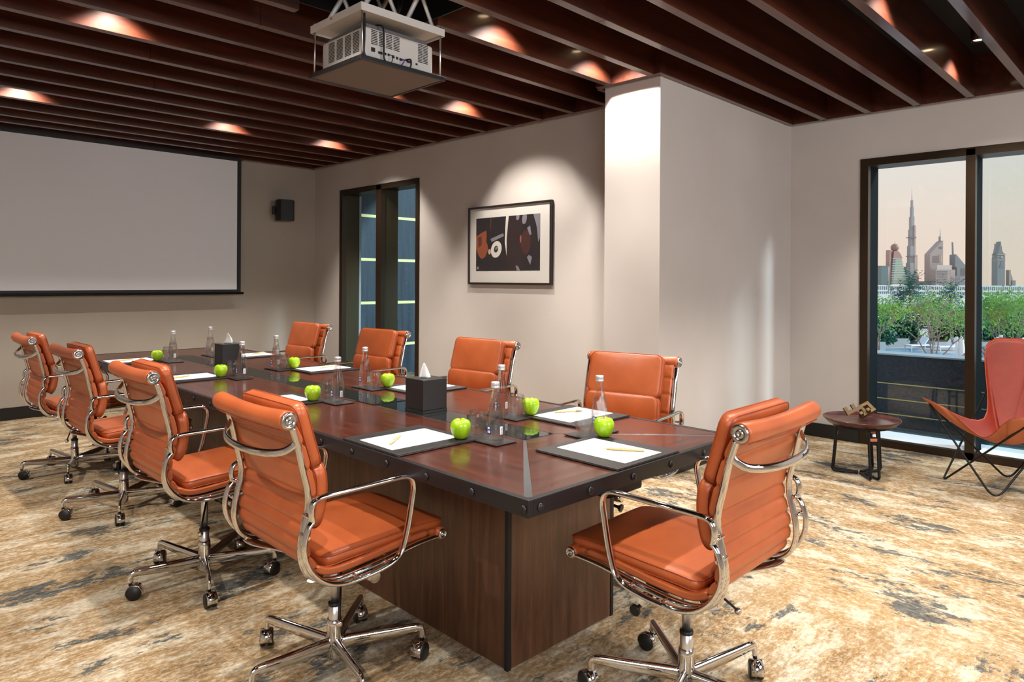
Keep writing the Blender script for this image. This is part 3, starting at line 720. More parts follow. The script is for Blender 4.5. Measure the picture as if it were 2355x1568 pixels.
# tissue boxes, loose mat
def tissue_box(x, y, label, kind):
    r_ = empty('tissue_box', label, 'tissue box', (x, y, 0.7503), TH, 'black leather tissue boxes')
    h = 0.150
    MB().box(0, 0.136, 0, 0.136, 0.012, h).build('box_body', M_['black_leather'], r_, bevel=0.003)
    MB().box(-0.001, 0.137, -0.001, 0.137, 0, 0.011).build('box_base', M_['black_leather'], r_, bevel=0.001)
    MB().lathe([(0.030, 0), (0.030, 0.0012), (0, 0.0012)], 20, Matrix.Translation((0.068, 0.068, h))).build('slot', M_['black_matte'], r_)
    m_ = MB()
    if kind == 0:
        m_.grid(lambda u, v: (0.068+(u-0.5)*0.055*(1-v)**0.8+0.004*math.sin(u*9)*(1-v)-0.012*v, 0.068+0.014*math.sin(u*6+1)*(1-v)-0.01*(u-.5), h+0.068*v), 14, 10)
    else:
        m_.grid(lambda u, v: (0.068+(u-0.5)*0.06*(1-0.8*v)-0.006+0.012*math.sin(v*3), 0.068+0.016*math.sin(u*5+v*2)*(1-0.6*v), h+0.075*v-0.012*v*abs(u-0.5)*2), 14, 10)
    o = m_.build('tissue', M_['tissue'], r_, smooth=True); md = o.modifiers.new('t', 'SOLIDIFY'); md.thickness = 0.0012
    return r_
tissue_box(1.944, 2.467, 'black leather tissue box in the middle of the near half of the table', 0)
tissue_box(2.016, 4.785, 'black leather tissue box at the far end of the table', 1)
o = tag(MB().box(0, 0.188, 0, 0.172, 0, 0.003).build('glossy_mat', M_['mirror_glass'], None, (1.915, 2.808, 0.7503), TH, bevel=0.001), 'thin glossy black mat lying on the glass inlay behind the tissue box', 'mat')

# ------------------------------------------------------------------ conference chairs
RIB = [(-0.286, 0.925), (-0.266, 0.862), (-0.249, 0.786), (-0.233, 0.718), (-0.232, 0.670), (-0.244, 0.620), (-0.254, 0.570), (-0.254, 0.525), (-0.238, 0.480), (-0.205, 0.450), (-0.160, 0.434), (-0.10, 0.430), (-0.02, 0.436), (0.06, 0.445), (0.15, 0.458), (0.22, 0.463), (0.268, 0.464)]
SLING = [(-0.292, 0.940), (-0.268, 0.905), (-0.246, 0.850), (-0.226, 0.780), (-0.212, 0.718), (-0.212, 0.668), (-0.222, 0.620), (-0.231, 0.575), (-0.228, 0.530), (-0.208, 0.488), (-0.172, 0.462), (-0.12, 0.453), (-0.02, 0.459), (0.06, 0.468), (0.15, 0.477), (0.22, 0.480), (0.278, 0.474)]
LOOP = [(-0.240, 0.640), (-0.246, 0.672), (-0.241, 0.696), (-0.226, 0.708), (-0.195, 0.712), (-0.10, 0.713), (0.0, 0.7145), (0.070, 0.715), (0.102, 0.711), (0.121, 0.695), (0.126, 0.670), (0.120, 0.635), (0.106, 0.560), (0.090, 0.500), (0.074, 0.468), (0.045, 0.448), (0.0, 0.437), (-0.07, 0.430), (-0.14, 0.432), (-0.195, 0.450), (-0.236, 0.485), (-0.262, 0.530), (-0.268, 0.580), (-0.256, 0.625), (-0.240, 0.645)]
def C3(x, fz): return (x, fz[0], fz[1])        # local : x right, y forward
ch = empty('conference_chair', '', 'chair')
def chair_build():
    lw = 0.234
    # leather sling with channel stitching on the back
    path = catmull([(0, f, z) for f, z in SLING], 8)
    n = len(path); tang = []
    for i in range(n):
        t = path[min(i+1, n-1)]-path[max(i-1, 0)]; t.normalize(); tang.append(Vector((0, -t.z, t.y)))
    lens = [0]
    for i in range(1, n): lens.append(lens[-1]+(path[i]-path[i-1]).length)
    seams = []
    for zt in (0.862, 0.785, 0.70, 0.655, 0.61, 0.565, 0.52, 0.48):
        k_ = min(range(n), key=lambda i: abs(path[i].z-zt) + (10 if i > n*0.62 else 0)); seams.append(lens[k_])
    k_ = lens[-1]-0.05
    while k_ > seams[-1]+0.03: seams.append(k_); k_ -= 0.055
    def sl(u, v):
        i = v*(n-1); i0 = min(int(i), n-2); t = i-i0
        p = path[i0].lerp(path[i0+1], t); nn = tang[i0].lerp(tang[i0+1], t)
        s_ = lens[i0]+(lens[i0+1]-lens[i0])*t
        d = min(abs(s_-q) for q in seams); groove = 0.0078*math.exp(-(d/0.0075)**2)
        a = 2*PI*u
        X = lw*max(-1, min(1, 1.25*math.cos(a))); th = 0.0105*math.copysign(min(1, abs(math.sin(a))*2.2), math.sin(a))
        sag = 0.0
        off = th*(1.0)-math.copysign(groove, th)*(0.9 if abs(th) > 0.004 else 0)
        return (X, p.y+nn.y*(off+sag), p.z+nn.z*(off+sag))
    m_ = MB(); m_.grid(sl, 28, 170, closed_u=True); m_.build('leather_sling', M_['leather'], ch)
    sm = MB()
    # headroll and front roll
    def roll(name, f, z, dip, r):
        p = [(x*0.250/1.0, f-dip*(1-(x)**2)*0.3, z-dip*(1-x*x)) for x in [-1, -0.97, -0.8, -0.55, -0.3, 0, 0.3, 0.55, 0.8, 0.97, 1]]
        rr = [r*0.93, r, r*1.0, r*0.96, r*0.93, r*0.92, r*0.93, r*0.96, r, r, r*0.93]
        MB().tube(p, rr, 20).build(name, M_['leather'], ch)
        for s_ in (-1, 1):
            mt = Matrix.Translation((s_*0.2505, f, z)) @ Matrix.Rotation(s_*PI/2, 4, 'Y')
            MB().lathe([(r*0.86, -0.006), (r*0.86, 0.004), (r*0.80, 0.007), (r*0.48, 0.007), (r*0.46, 0.0045), (r*0.36, 0.0045), (r*0.34, 0.007), (r*0.14, 0.007), (r*0.12, 0.004), (0, 0.004)], 24, mt).build('end_cap', M_['cap_metal'], ch)
    roll('headroll', -0.300, 0.945, 0.008, 0.030)
    roll('front_roll', 0.278, 0.470, 0.001, 0.021)
    # seam under the headroll
    MB().tube([(x*0.238, -0.318-0.002*(1-x*x), 0.9185-0.008*(1-x*x)) for x in [k2/8-1 for k2 in range(17)]], 0.002, 6).build('roll_seam', M_['seam'], ch)
    # cushions
    def cushion(name, cen, nrm, hw, t, crown, pw=6.0, nu=30, nv=26, edge_r=0.12):
        """cen: list of (f,z) centre line ; closed pillow: upper and lower grids"""
        pth = catmull([(0, f, z) for f, z in cen], 8); n2 = len(pth)
        Ls = [0]
        for i in range(1, n2): Ls.append(Ls[-1]+(pth[i]-pth[i-1]).length)
        def pos(s_):
            q = s_*Ls[-1]; i = 0
            while i < n2-2 and Ls[i+1] < q: i += 1
            tt = (q-Ls[i])/(Ls[i+1]-Ls[i]); p = pth[i].lerp(pth[i+1], tt); d = (pth[i+1]-pth[i]).normalized()
            return p, Vector((0, -d.z, d.y))*nrm
        half = Ls[-1]/2; rc = 0.035
        m2 = MB()
        def surf(side):
            def fn(u, v):
                a, b_ = 2*u-1, 2*v-1
                a = math.copysign(abs(a)**0.8, a); b_ = math.copysign(abs(b_)**0.8, b_)
                X, Y = a*hw, b_*half
                # rounded rectangle corner
                ex_, ey_ = abs(X)-(hw-rc), abs(Y)-(half-rc)
                if ex_ > 0 and ey_ > 0:
                    l = math.hypot(ex_, ey_); mx = max(ex_, ey_)
                    if l > 0: ex_, ey_ = ex_*mx/l, ey_*mx/l
                    X = math.copysign(hw-rc+ex_, X); Y = math.copysign(half-rc+ey_, Y)
                mm = max(abs(a), abs(b_))
                rim = (1-min(1, mm)**14)**0.5
                h = side*(t/2*(0.74+0.26*rim) if True else 0)+side*crown*(1-a*a)*(1-b_*b_)*rim
                if mm > 0.9999: h = side*t/2*0.74
                p, nn = pos((Y/half+1)/2)
                return (X, p.y+nn.y*h, p.z+nn.z*h)
            return fn
        g1 = m2.grid(surf(1), nu, nv); g0 = m2.grid(surf(-1), nu, nv)
        def bd(g): return g[0][:-1]+[r[-1] for r in g[:-1]]+g[-1][::-1][:-1]+[r[0] for r in g[::-1][:-1]]
        B1, B0 = bd(g1), bd(g0)
        for i in range(len(B1)): m2.bm.faces.new((B1[i], B0[i], B0[(i+1) % len(B0)], B1[(i+1) % len(B1)])).smooth = True
        pts = [v.co.copy() for v in B1]; pts0 = [v.co.copy() for v in B0]
        o_ = m2.build(name, M_['leather'], ch)
        for q in (pts, pts0):
            MB().tube(q, 0.0019, 5, closed=True).build('piping', M_['seam'], o_)
        return o_
    cushion('upper_back_pad', [(-0.236, 0.978), (-0.221, 0.925), (-0.205, 0.868), (-0.188, 0.812), (-0.176, 0.772)], 1, 0.200, 0.044, 0.010)
    cushion('lumbar_pad', [(-0.171, 0.782), (-0.163, 0.73), (-0.164, 0.675), (-0.174, 0.625), (-0.192, 0.588)], 1, 0.200, 0.046, 0.009)
    cushion('seat_cushion', [(-0.165, 0.480), (-0.09, 0.486), (0.02, 0.490), (0.14, 0.4965), (0.23, 0.498), (0.312, 0.490)], 1, 0.221, 0.040, 0.008)
    # chrome side ribs and arm loops
    for s_ in (-1, 1):
        MB().tube(catmull([C3(s_*0.240, q) for q in RIB], 5), 0.0120, 14, flat=(1.35, 0.66), up=(1, 0, 0)).build('side_rib', M_['chrome'], ch)
        MB().tube(catmull([C3(s_*0.286, q) for q in LOOP], 4), 0.0112, 12, flat=(1.1, 0.72), up=(1, 0, 0)).build('armrest', M_['chrome'], ch)
        for (f, z) in ((-0.256, 0.60), (-0.245, 0.655), (-0.08, 0.432), (0.035, 0.444)): MB().cyl((s_*0.236, f, z), (s_*0.291, f, z), 0.0058, 10).build('arm_bolt', M_['chrome'], ch)
    br = catmull([(-0.238, -0.268, 0.880), (-0.228, -0.278, 0.862), (-0.205, -0.300, 0.846), (-0.15, -0.322, 0.838), (-0.075, -0.334, 0.834), (0, -0.337, 0.833), (0.075, -0.334, 0.834), (0.15, -0.322, 0.838), (0.205, -0.300, 0.846), (0.228, -0.278, 0.862), (0.238, -0.268, 0.880)], 5)
    MB().tube(br, 0.011, 12, flat=(1.1, 0.6), up=(0, 0.2, 1)).build('back_brace', M_['chrome'], ch)
    MB().tube(catmull([(-0.238, -0.208, 0.448), (-0.205, -0.19, 0.434), (-0.12, -0.13, 0.422), (0, -0.09, 0.414), (0.12, -0.13, 0.422), (0.205, -0.19, 0.434), (0.238, -0.208, 0.448)], 5), 0.020, 12, flat=(0.35, 1.1), up=(0, 0, 1)).build('seat_brace', M_['chrome'], ch)
    MB().tube(catmull([(-0.238, 0.10, 0.444), (-0.12, 0.095, 0.42), (0, 0.09, 0.412), (0.12, 0.095, 0.42), (0.238, 0.10, 0.444)], 5), 0.018, 12, flat=(0.35, 1.1), up=(0, 0, 1)).build('seat_brace', M_['chrome'], ch)
    # mechanism
    MB().prism([(-0.09, 0.415), (0.12, 0.418), (0.135, 0.385), (0.12, 0.325), (0.085, 0.32), (0.05, 0.36), (-0.05, 0.355), (-0.085, 0.38)], 'x', -0.045, 0.045).build('tilt_mechanism', M_['black_metal'], ch, bevel=0.006)
    MB().tube([(-0.07, 0.085, 0.335), (0.085, 0.085, 0.335)], 0.021, 16).build('spring_housing', M_['black_metal'], ch)
    MB().tube([(0.085, 0.085, 0.335), (0.125, 0.085, 0.335)], 0.0205, 20).build('tension_cap', M_['chrome'], ch)
    MB().tube([(-0.125, 0.085, 0.335), (-0.07, 0.085, 0.335)], 0.0205, 20).build('tension_cap', M_['chrome'], ch)
    MB().tube([(-0.05, 0.11, 0.31), (-0.11, 0.11, 0.30), (-0.125, 0.11, 0.298)], [0.007, 0.007, 0.012], 12).tube([(-0.125, 0.11, 0.298), (-0.135, 0.11, 0.296)], 0.018, 16).build('knob', M_['black_plastic'], ch)
    kn = Matrix.Translation((0.03, 0.175, 0.345)) @ Matrix.Rotation(-PI/2, 4, 'X')
    MB().lathe([(0.010, -0.055), (0.010, -0.01), (0.021, 0.0), (0.023, 0.012), (0.019, 0.018), (0.006, 0.010), (0, 0.010)], 18, kn).build('crank_knob', M_['chrome'], ch)
    MB().tube([(0.06, -0.01, 0.385), (0.13, -0.055, 0.31), (0.175, -0.085, 0.262)], 0.0042, 8).build('height_lever', M_['black_metal'], ch)
    MB().lathe([(0, -0.0125), (0.006, -0.011), (0.0105, -0.0065), (0.0125, 0), (0.0105, 0.0065), (0.006, 0.011), (0, 0.0125)], 16, Matrix.Translation((0.18, -0.088, 0.255))).build('lever_ball', M_['chrome'], ch)
    # column
    MB().cyl((0, 0, 0.215), (0, 0, 0.40), 0.0145, 20).build('gas_lift', M_['steel'], ch)
    MB().lathe([(0.0205, 0.165), (0.0205, 0.222), (0.0150, 0.224)], 24, close=False).build('lift_sleeve', M_['steel'], ch)
    MB().lathe([(0.0215, 0.216), (0.0222, 0.221), (0.0215, 0.227), (0.015, 0.228)], 24, close=False).build('lift_collar', M_['black_plastic'], ch)
    MB().lathe([(0, 0.034), (0.022, 0.034), (0.0255, 0.040), (0.0262, 0.10), (0.0262, 0.150), (0.0245, 0.170), (0.0205, 0.172), (0.0205, 0.168)], 28, close=False).build('base_hub', M_['chrome'], ch)
    leg0 = None
    base_rot = random.random()
    for k2 in range(5):
        if leg0 is None:
            p = catmull([(0.018, 0, 0.084), (0.10, 0, 0.091), (0.20, 0, 0.099), (0.276, 0, 0.106), (0.296, 0, 0.104), (0.304, 0, 0.094), (0.306, 0, 0.070)], 4)
            rr = [0.0205-0.0105*min(1, i/len(p)*1.35) for i in range(len(p))]
            l = MB().tube(p, rr, 12, flat=(1.25, 0.75), up=None).build('leg', M_['chrome'], ch); leg0 = l
        else: l = share(leg0, 'leg', ch)
        l.rotation_euler = (0, 0, k2*2*PI/5)
        sw = [0.7, -0.9, 2.6, 0.2, -2.2][k2]
        cs, sn = math.cos(sw), math.sin(sw)
        mt = Matrix.Translation((0.306, 0, 0)) @ Matrix.Rotation(sw, 4, 'Z')
        MB().cyl((0.306, 0, 0.060), (0.306, 0, 0.078), 0.0075, 10).build('caster_stem', M_['black_metal'], l)
        m3 = MB()
        for s_ in (-1, 1):
            m3.lathe([(0, 0.0), (0.022, 0.0), (0.0285, 0.003), (0.0305, 0.006), (0.0305, 0.015), (0.0285, 0.019), (0, 0.020)], 20, mt @ Matrix.Translation((0.016, 0, 0.0306)) @ Matrix.Rotation(-s_*PI/2, 4, 'X') @ Matrix.Translation((0, 0, 0.003)))
        m3.build('caster_wheel', M_['black_plastic'], l)
        m4 = MB()
        def hood(u, v):
            a = -0.25+u*(PI+0.45); w_ = (v-0.5)*0.040
            return mt @ Vector((0.016+0.0335*math.cos(a), w_, 0.0306+0.0335*math.sin(a)))
        m4.grid(hood, 14, 3); oh = m4.build('caster_hood', M_['chrome'], l); md = oh.modifiers.new('t', 'SOLIDIFY'); md.thickness = 0.0022
        m5 = None
chair_build()
CH = [  # x, y, heading of the sitter, lift, leg turn, label
    (1.299, 2.139, -1.0, -0.010, 39, 'tan leather chair nearest the camera on the left side of the table'),
    (1.268, 3.191, -0.4, 0.012, 36, 'tan leather chair, second from the front on the left side'),
    (1.318, 4.500, 0.4, 0.0, 34, 'tan leather chair, third from the front on the left side'),
    (1.325, 5.600, 0.0, 0.0, 34, 'tan leather chair farthest from the camera on the left side'),
    (1.998, 1.166, 90.5, 0.0, 54, 'tan leather chair pulled up to the near short end of the table'),
    (2.746, 2.045, 190.1, 0.0, 20, 'tan leather chair on the wall side, closest to the column'),
    (2.791, 3.233, 185.3, 0.0, 40, 'tan leather chair on the wall side below the framed picture'),
    (2.819, 4.391, 185.0, 0.0, 10, 'tan leather chair on the wall side, right before the dark window'),
    (2.816, 5.486, 182.1, 0.0, 33, 'tan leather chair on the wall side, nearest the screen wall'),
]
for i, (x, y, h, lift, lt, lab) in enumerate(CH):
    rz = math.radians(h)-PI/2
    c = ch if i == 0 else dup(ch, (x, y, 0), rz, lab)
    if i == 0: c.location = (x, y, 0); c.rotation_euler = (0, 0, rz); c['label'] = lab
    c['group'] = 'tan leather conference chairs round the table'
    for p in c.children:
        b_ = p.name.split('.')[0]
        if b_ in ('leg',):
            k2 = [q for q in c.children if q.name.split('.')[0] == 'leg'].index(p)
            p.rotation_euler = (0, 0, k2*2*PI/5 + math.radians(lt) - rz)
        elif b_ not in ('base_hub', 'lift_sleeve', 'lift_collar'): p.location = (0, 0, lift)

# ------------------------------------------------------------------ side table and sculpture
SX, SY = 5.215, 1.67
st = empty('side_table', 'low round tray-top side table with black tubular legs by the big window', 'table', (SX, SY, 0))
zt_ = 0.375
MB().lathe([(0, zt_+0.004), (0.185, zt_+0.004), (0.200, zt_+0.006), (0.247, zt_+0.024), (0.250, zt_+0.026), (0.248, zt_+0.020), (0.215, zt_-0.012), (0.19, zt_-0.014), (0, zt_-0.014)], 64).build('tray_top', M_['side_wood'], st)
MB().lathe([(0.188, zt_+0.0066), (0.190, zt_+0.0066), (0.190, zt_+0.0074), (0.188, zt_+0.0074), (0.188, zt_+0.0066)], 64, close=False).build('tray_ring', M_['copper'], st)
MB().lathe([(0, zt_-0.015), (0.185, zt_-0.015), (0.185, zt_-0.032), (0, zt_-0.032)], 48).build('under_plate', M_['black_metal'], st)
for a in (225, 345, 105):
    lr = bpy.data.objects.new('leg', None)
    A = math.radians(a); m_ = MB()
    dx, dy = math.cos(A), math.sin(A); tx, ty = -dy, dx
    for s_ in (-1, 1):
        o_ = 0.030*s_
        pts = [(0.150*dx+tx*o_, 0.150*dy+ty*o_, zt_-0.03), (0.158*dx+tx*o_, 0.158*dy+ty*o_, zt_-0.08), (0.178*dx+tx*o_, 0.178*dy+ty*o_, 0.07), (0.182*dx+tx*o_*0.98, 0.182*dy+ty*o_*0.98, 0.035), (0.172*dx+tx*o_*0.9, 0.172*dy+ty*o_*0.9, 0.018), (0.145*dx+tx*o_*0.8, 0.145*dy+ty*o_*0.8, 0.015), (0.02*dx+tx*o_*0.5, 0.02*dy+ty*o_*0.5, 0.015)]
        m_.tube(catmull(pts, 5), 0.0095, 10)
    lg = m_.build('leg', M_['black_metal'], st)
    rot = Matrix.Rotation(A, 4, 'Z')
    MB().box(0.150, 0.166, -0.024, 0.024, zt_-0.105, zt_-0.085, rot).build('copper_clip', M_['copper'], lg)
    MB().cyl((0.12*dx, 0.12*dy, 0.0), (0.12*dx, 0.12*dy, 0.012), 0.010, 12).build('foot', M_['black_plastic'], lg)
scu = empty('brass_sculpture', 'angular aged-brass sculpture of interlocked square links on the side table', 'sculpture', (SX-0.015, SY+0.005, zt_+0.064))
def link(mt):
    m_ = MB(); t = 0.023
    for (x0, x1, y0, y1, z0_, z1_) in ((-0.060, 0.060, -t/2, t/2, -t/2, t/2), (-0.060, -0.060+t, -t/2, t/2, t/2, 0.045), (-0.005, -0.005+t, -t/2, t/2, t/2, 0.045), (0.060-t, 0.060, t/2, 0.055, -t/2, t/2), (-0.02, -0.02+t, t/2, 0.055, -t/2, t/2), (-0.02, 0.060, 0.055, 0.055+t, -t/2, t/2)):
        m_.box(x0, x1, y0, y1, z0_, z1_, mt)
    return m_.build('link', M_['brass'], scu, bevel=0.0008, seg=1)
RV = Matrix.Rotation(-YAW, 4, 'Z')     # sculpture lies roughly across the view
link(Matrix.Translation(rot2((-0.040, 0.0), -YAW).to_3d()+Vector((0, 0, 0.014))) @ RV @ Matrix.Rotation(math.radians(-26), 4, 'Y') @ Matrix.Rotation(math.radians(-20), 4, 'X'))
link(Matrix.Translation(rot2((0.050, -0.01), -YAW).to_3d()+Vector((0, 0, -0.004))) @ RV @ Matrix.Rotation(math.radians(-28), 4, 'Y') @ Matrix.Rotation(math.radians(38), 4, 'X'))

# ------------------------------------------------------------------ butterfly chair
bc = empty('butterfly_chair', 'russet leather butterfly chair on black rods by the big window', 'chair', (5.43, 0.87, 0))
bx, by = 5.43, 0.87
def bl(p): return Vector((p[0]-bx, p[1]-by, p[2]))
T1, T2, T3, T4 = bl((5.11, 1.235, 0.595)), bl((4.97, 0.66, 0.57)), bl((5.77, 0.90, 0.965)), bl((5.64, 0.33, 0.965))
F1, F2, F3, F4 = bl((5.43, 1.22, 0.006)), bl((5.14, 0.87, 0.006)), bl((5.76, 0.90, 0.006)), bl((5.47, 0.53, 0.006))
def rnd(pts, rad):
    out = []; k = len(pts)
    for i in range(k):
        p, a, b_ = pts[i], pts[i-1], pts[(i+1) % k]
        r_ = rad[i]; pa = p+(a-p).normalized()*r_; pb = p+(b_-p).normalized()*r_
        for j in range(7):
            t = j/6; out.append((1-t)**2*pa+2*t*(1-t)*p+t*t*pb)
    return out
def lift_(F, A, B): return F + ((F-(A+B)/2).normalized()*0.0)
MB().tube(rnd([T1-Vector((0, 0, 0.015)), F2, T4+Vector((0.02, 0, -0.02)), F3], [0.05, 0.09, 0.05, 0.09]), 0.0065, 8, closed=True).build('rod_frame', M_['black_metal'], bc)
MB().tube(rnd([T2-Vector((0, 0, 0.015)), F1, T3+Vector((0.02, 0, -0.02)), F4], [0.05, 0.05, 0.05, 0.09]), 0.0065, 8, closed=True).build('rod_frame', M_['black_metal'], bc)
C_ = bl((5.36, 0.86, 0.335))
def lobe(T, wdt, ext):
    d = (T-C_); dh = Vector((d.x, d.y, 0)).normalized(); sd = Vector((-dh.y, dh.x, 0)); Te = T + d.normalized()*ext
    return [T-sd*wdt-d*0.20, T-sd*wdt*0.93-d*0.05, Te-sd*wdt*0.52-d*0.004, Te, Te+sd*wdt*0.52-d*0.004, T+sd*wdt*0.93-d*0.05, T+sd*wdt-d*0.20]
def val(a, b_, k_, z): p = C_ + ((a+b_)/2-C_)*k_; p.z = z; return p
bd = lobe(T1, 0.115, 0.012) + [val(T1, T2, 0.80, 0.40)] + lobe(T2, 0.115, 0.012) + [val(T2, T4, 0.62, 0.47)] + lobe(T4, 0.135, 0.015) + [val(T3, T4, 0.86, 0.72)] + lobe(T3, 0.135, 0.015) + [val(T3, T1, 0.58, 0.47)]
bdc = catmull(bd, 6, closed=True); nb = len(bdc)
def but(u, v, off=0.0):
    i = (u*nb) % nb; i0 = int(i) % nb; t = i-int(i); B = bdc[i0].lerp(bdc[(i0+1) % nb], t); s_ = max(v, 0.02)
    hz_ = (B.z-C_.z); ex = 1.75-0.5*min(1.0, max(0.0, (B.z-0.62)/0.3)); zz = C_.z + hz_*(s_**ex)
    p = Vector((C_.x+(B.x-C_.x)*s_**0.92, C_.y+(B.y-C_.y)*s_**0.92, zz+off))
    return p
m_ = MB(); gg = m_.grid(lambda u, v: but(u, v), nb, 22, closed_u=True)
m_.bm.faces.new(gg[0])
o = m_.build('leather_seat', [M_['red_leather'], M_['red_back']], bc)
md = o.modifiers.new('t', 'SOLIDIFY'); md.thickness = 0.004; md.offset = 0; md.material_offset = 1
MB().tube([but(i/nb, 0.985, 0.001) for i in range(nb)], 0.0022, 5, closed=True).build('edge_stitching', P('orange_thread', rgb(206, 104, 60), 0.6), bc)

# ------------------------------------------------------------------ outside, close to the building
cl = bpy.data.materials.new('cladding'); 
def clad_mat():
    m, n, b = new_mat('slate_cladding'); v = tex_chain(n, (3, 3, 0.3))
    f = noise_n(n, v, 3, 3); v2 = tex_chain(n); f2 = noise_n(n, v2, 60, 2, 0.5)
    col = ramp_n(n, f, [(0.3, rgb(34, 44, 56)), (0.7, rgb(58, 74, 90))])
    sp = ramp_n(n, f2, [(0.70, (0, 0, 0, 1)), (0.76, (0.5, 0.5, 0.5, 1))])
    n.links.new(mix_n(n, 1.0, col, sp, 'ADD'), b.inputs['Base Color']); b.inputs['Roughness'].default_value = 0.5; return m
M_['clad'] = clad_mat()
M_['strip'] = P('pale_yellow_strip', rgb(232, 228, 160), 0.5, emit=rgb(238, 232, 150), es=0.55)
ew = empty('outer_wall', 'slate blue clad outer wall with glowing yellow strips behind the narrow window', 'wall', (5.30, 8.60, 0))
zl = [-0.25, 0.385, 1.018, 1.652, 2.290, 2.93, 3.57, 4.20]
for i in range(len(zl)-1):
    for j in range(7):
        MB().box(0.05+j*0.8, 0.05+(j+1)*0.8-0.006, 0, 0.05, zl[i]+0.022, zl[i+1]-0.022).build('cladding_panel', M_['clad'], ew)
    MB().box(0.05, 5.65, 0.0, 0.03, zl[i]-0.02, zl[i]+0.02).build('light_strip', M_['strip'], ew)
MB().box(-0.05, 5.7, 0.03, 0.1, -0.3, 4.3).build('backing', M_['clad'], ew)
for z in (0.90, 1.764): MB().box(0.01, 0.045, -0.005, 0.03, z-0.02, z+0.02).build('light_strip', M_['strip'], ew)
tag(MB().box(4.9, 13, 3.3, 8.6, -0.35, -0.25).build('paving', P('dark_paving', rgb(50, 52, 56), 0.8)), 'dark paved ground below the clad outer wall', 'paving')

def granite():
    m, n, b = new_mat('dark_granite'); v = tex_chain(n)
    n.links.new(ramp_n(n, noise_n(n, v, 40, 3), [(0.35, rgb(28, 36, 48)), (0.7, rgb(48, 58, 72))]), b.inputs['Base Color'])
    b.inputs['Roughness'].default_value = 0.35; return m
M_['granite'] = granite()
gw = empty('terrace_wall', 'low dark granite terrace wall with thin yellow lines outside the big window', 'wall', (7.5, 0, 0))
zs = [-0.95, -0.68, -0.38, -0.228, -0.085, 0.060, 0.208, 0.360, 0.640]
for i in range(len(zs)-1):
    for j in range(9):
        y0_ = -4.6+j*0.865
        MB().box(0, 0.03, y0_, y0_+0.861, zs[i]+0.004, zs[i+1]-0.004).build('granite_slab', M_['granite'], gw)
    if i > 0: MB().box(0.0, 0.03, -4.6, 3.185, zs[i]-0.007, zs[i]+0.007).build('yellow_line', P('dull_yellow', rgb(214, 206, 140), 0.6), gw)
MB().box(0.03, 0.25, -4.6, 3.185, -0.95, 0.636).build('wall_core', M_['granite'], gw)
MB().box(-0.015, 0.27, -4.6, 3.185, 0.640, 0.655).build('coping', P('pale_coping', rgb(150, 170, 184), 0.4), gw)
def gravel():
    m, n, b = new_mat('dark_gravel'); v = tex_chain(n)
    n.links.new(ramp_n(n, noise_n(n, v, 50, 3, 0.8), [(0.35, rgb(30, 46, 56)), (0.7, rgb(84, 104, 112))]), b.inputs['Base Color']); b.inputs['Roughness'].default_value = 0.9; return m
tag(MB().box(6.72, 7.48, -4.6, 2.58, -1.0, -0.06).build('gravel_strip', gravel()), 'dark gravel strip between the big window and the granite wall', 'gravel')
tag(MB().box(6.515, 6.70, -4.6, 2.58, -0.05, 0.045).build('window_sill', P('white_stone', rgb(236, 240, 244), 0.5)), 'bright white stone sill outside the big window', 'sill')

# ------------------------------------------------------------------ terrace with pool
ZD = -3.6
def ground_xy(px, py, z):
    d = at(px, py, 1.0)-Vector((0, 0, EYE)); t = (z-EYE)/d.z; return Vector((0, 0, EYE))+d*t
terr = empty('pool_terrace', 'pale paved pool terrace beyond the granite wall', 'terrace', at(2120, 800, 50)*1.0)
terr.location = (0, 0, 0)
AX = Matrix(((1, 0, 0), (0, 1, 0), (0, 0, 1)))
stone = P('pale_paving', rgb(196, 190, 192), 0.7)
MB().box(20, 66, -12, 34, ZD-0.4, ZD).build('paving', stone, terr)
def water():
    m, n, b = new_mat('pool_water'); v = tex_chain(n)
    n.links.new(ramp_n(n, noise_n(n, v, 1.2, 4, 0.7, 1.0), [(0.35, rgb(70, 150, 186)), (0.65, rgb(150, 206, 224))]), b.inputs['Base Color'])
    b.inputs['Roughness'].default_value = 0.12; bump_n(n, b, noise_n(n, v, 5, 3), 0.4, 0.1); return m
def quad_px(name, pts, z, th, mat, par):
    ps = [ground_xy(px, py, z) for px, py in pts]
    m_ = MB(); m_.prism([(p.x, p.y) for p in ps], 'z', z-th, z); return m_.build(name, mat, par)
wt = tag(quad_px('swimming_pool', [(1985, 802), (2060, 801), (2205, 813), (2420, 826), (2420, 850), (1985, 850)], ZD+0.03, 0.02, water(), None), 'light blue swimming pool water seen over the granite wall', 'pool')
def planter(name, px0, px1, pyb, dep, h, lab):
    a = ground_xy(px0, pyb, ZD); b_ = ground_xy(px1, pyb, ZD); d = (b_-a); L_ = d.length; ang = math.atan2(d.y, d.x)
    r_ = empty(name, lab, 'planter', (a.x, a.y, ZD), ang)
    MB().box(0, L_, 0, dep, 0, h).build('planter_wall', P('planter_stone', rgb(178, 184, 184), 0.7), r_, bevel=0.02)
    MB().box(0.1, L_-0.1, 0.1, dep-0.1, h, h+0.03).build('soil', P('soil', rgb(60, 50, 40), 0.9), r_)
    return r_
planter('stone_planter', 2000, 2090, 797, 4, 0.62, 'long low pale stone planter behind the pool')
planter('stone_planter', 1985, 2037, 806, 1.6, 0.62, 'pale stone planter at the left edge of the pool')
planter('stone_planter', 2150, 2330, 801, 3, 0.5, 'pale stone planter to the right behind the pool')

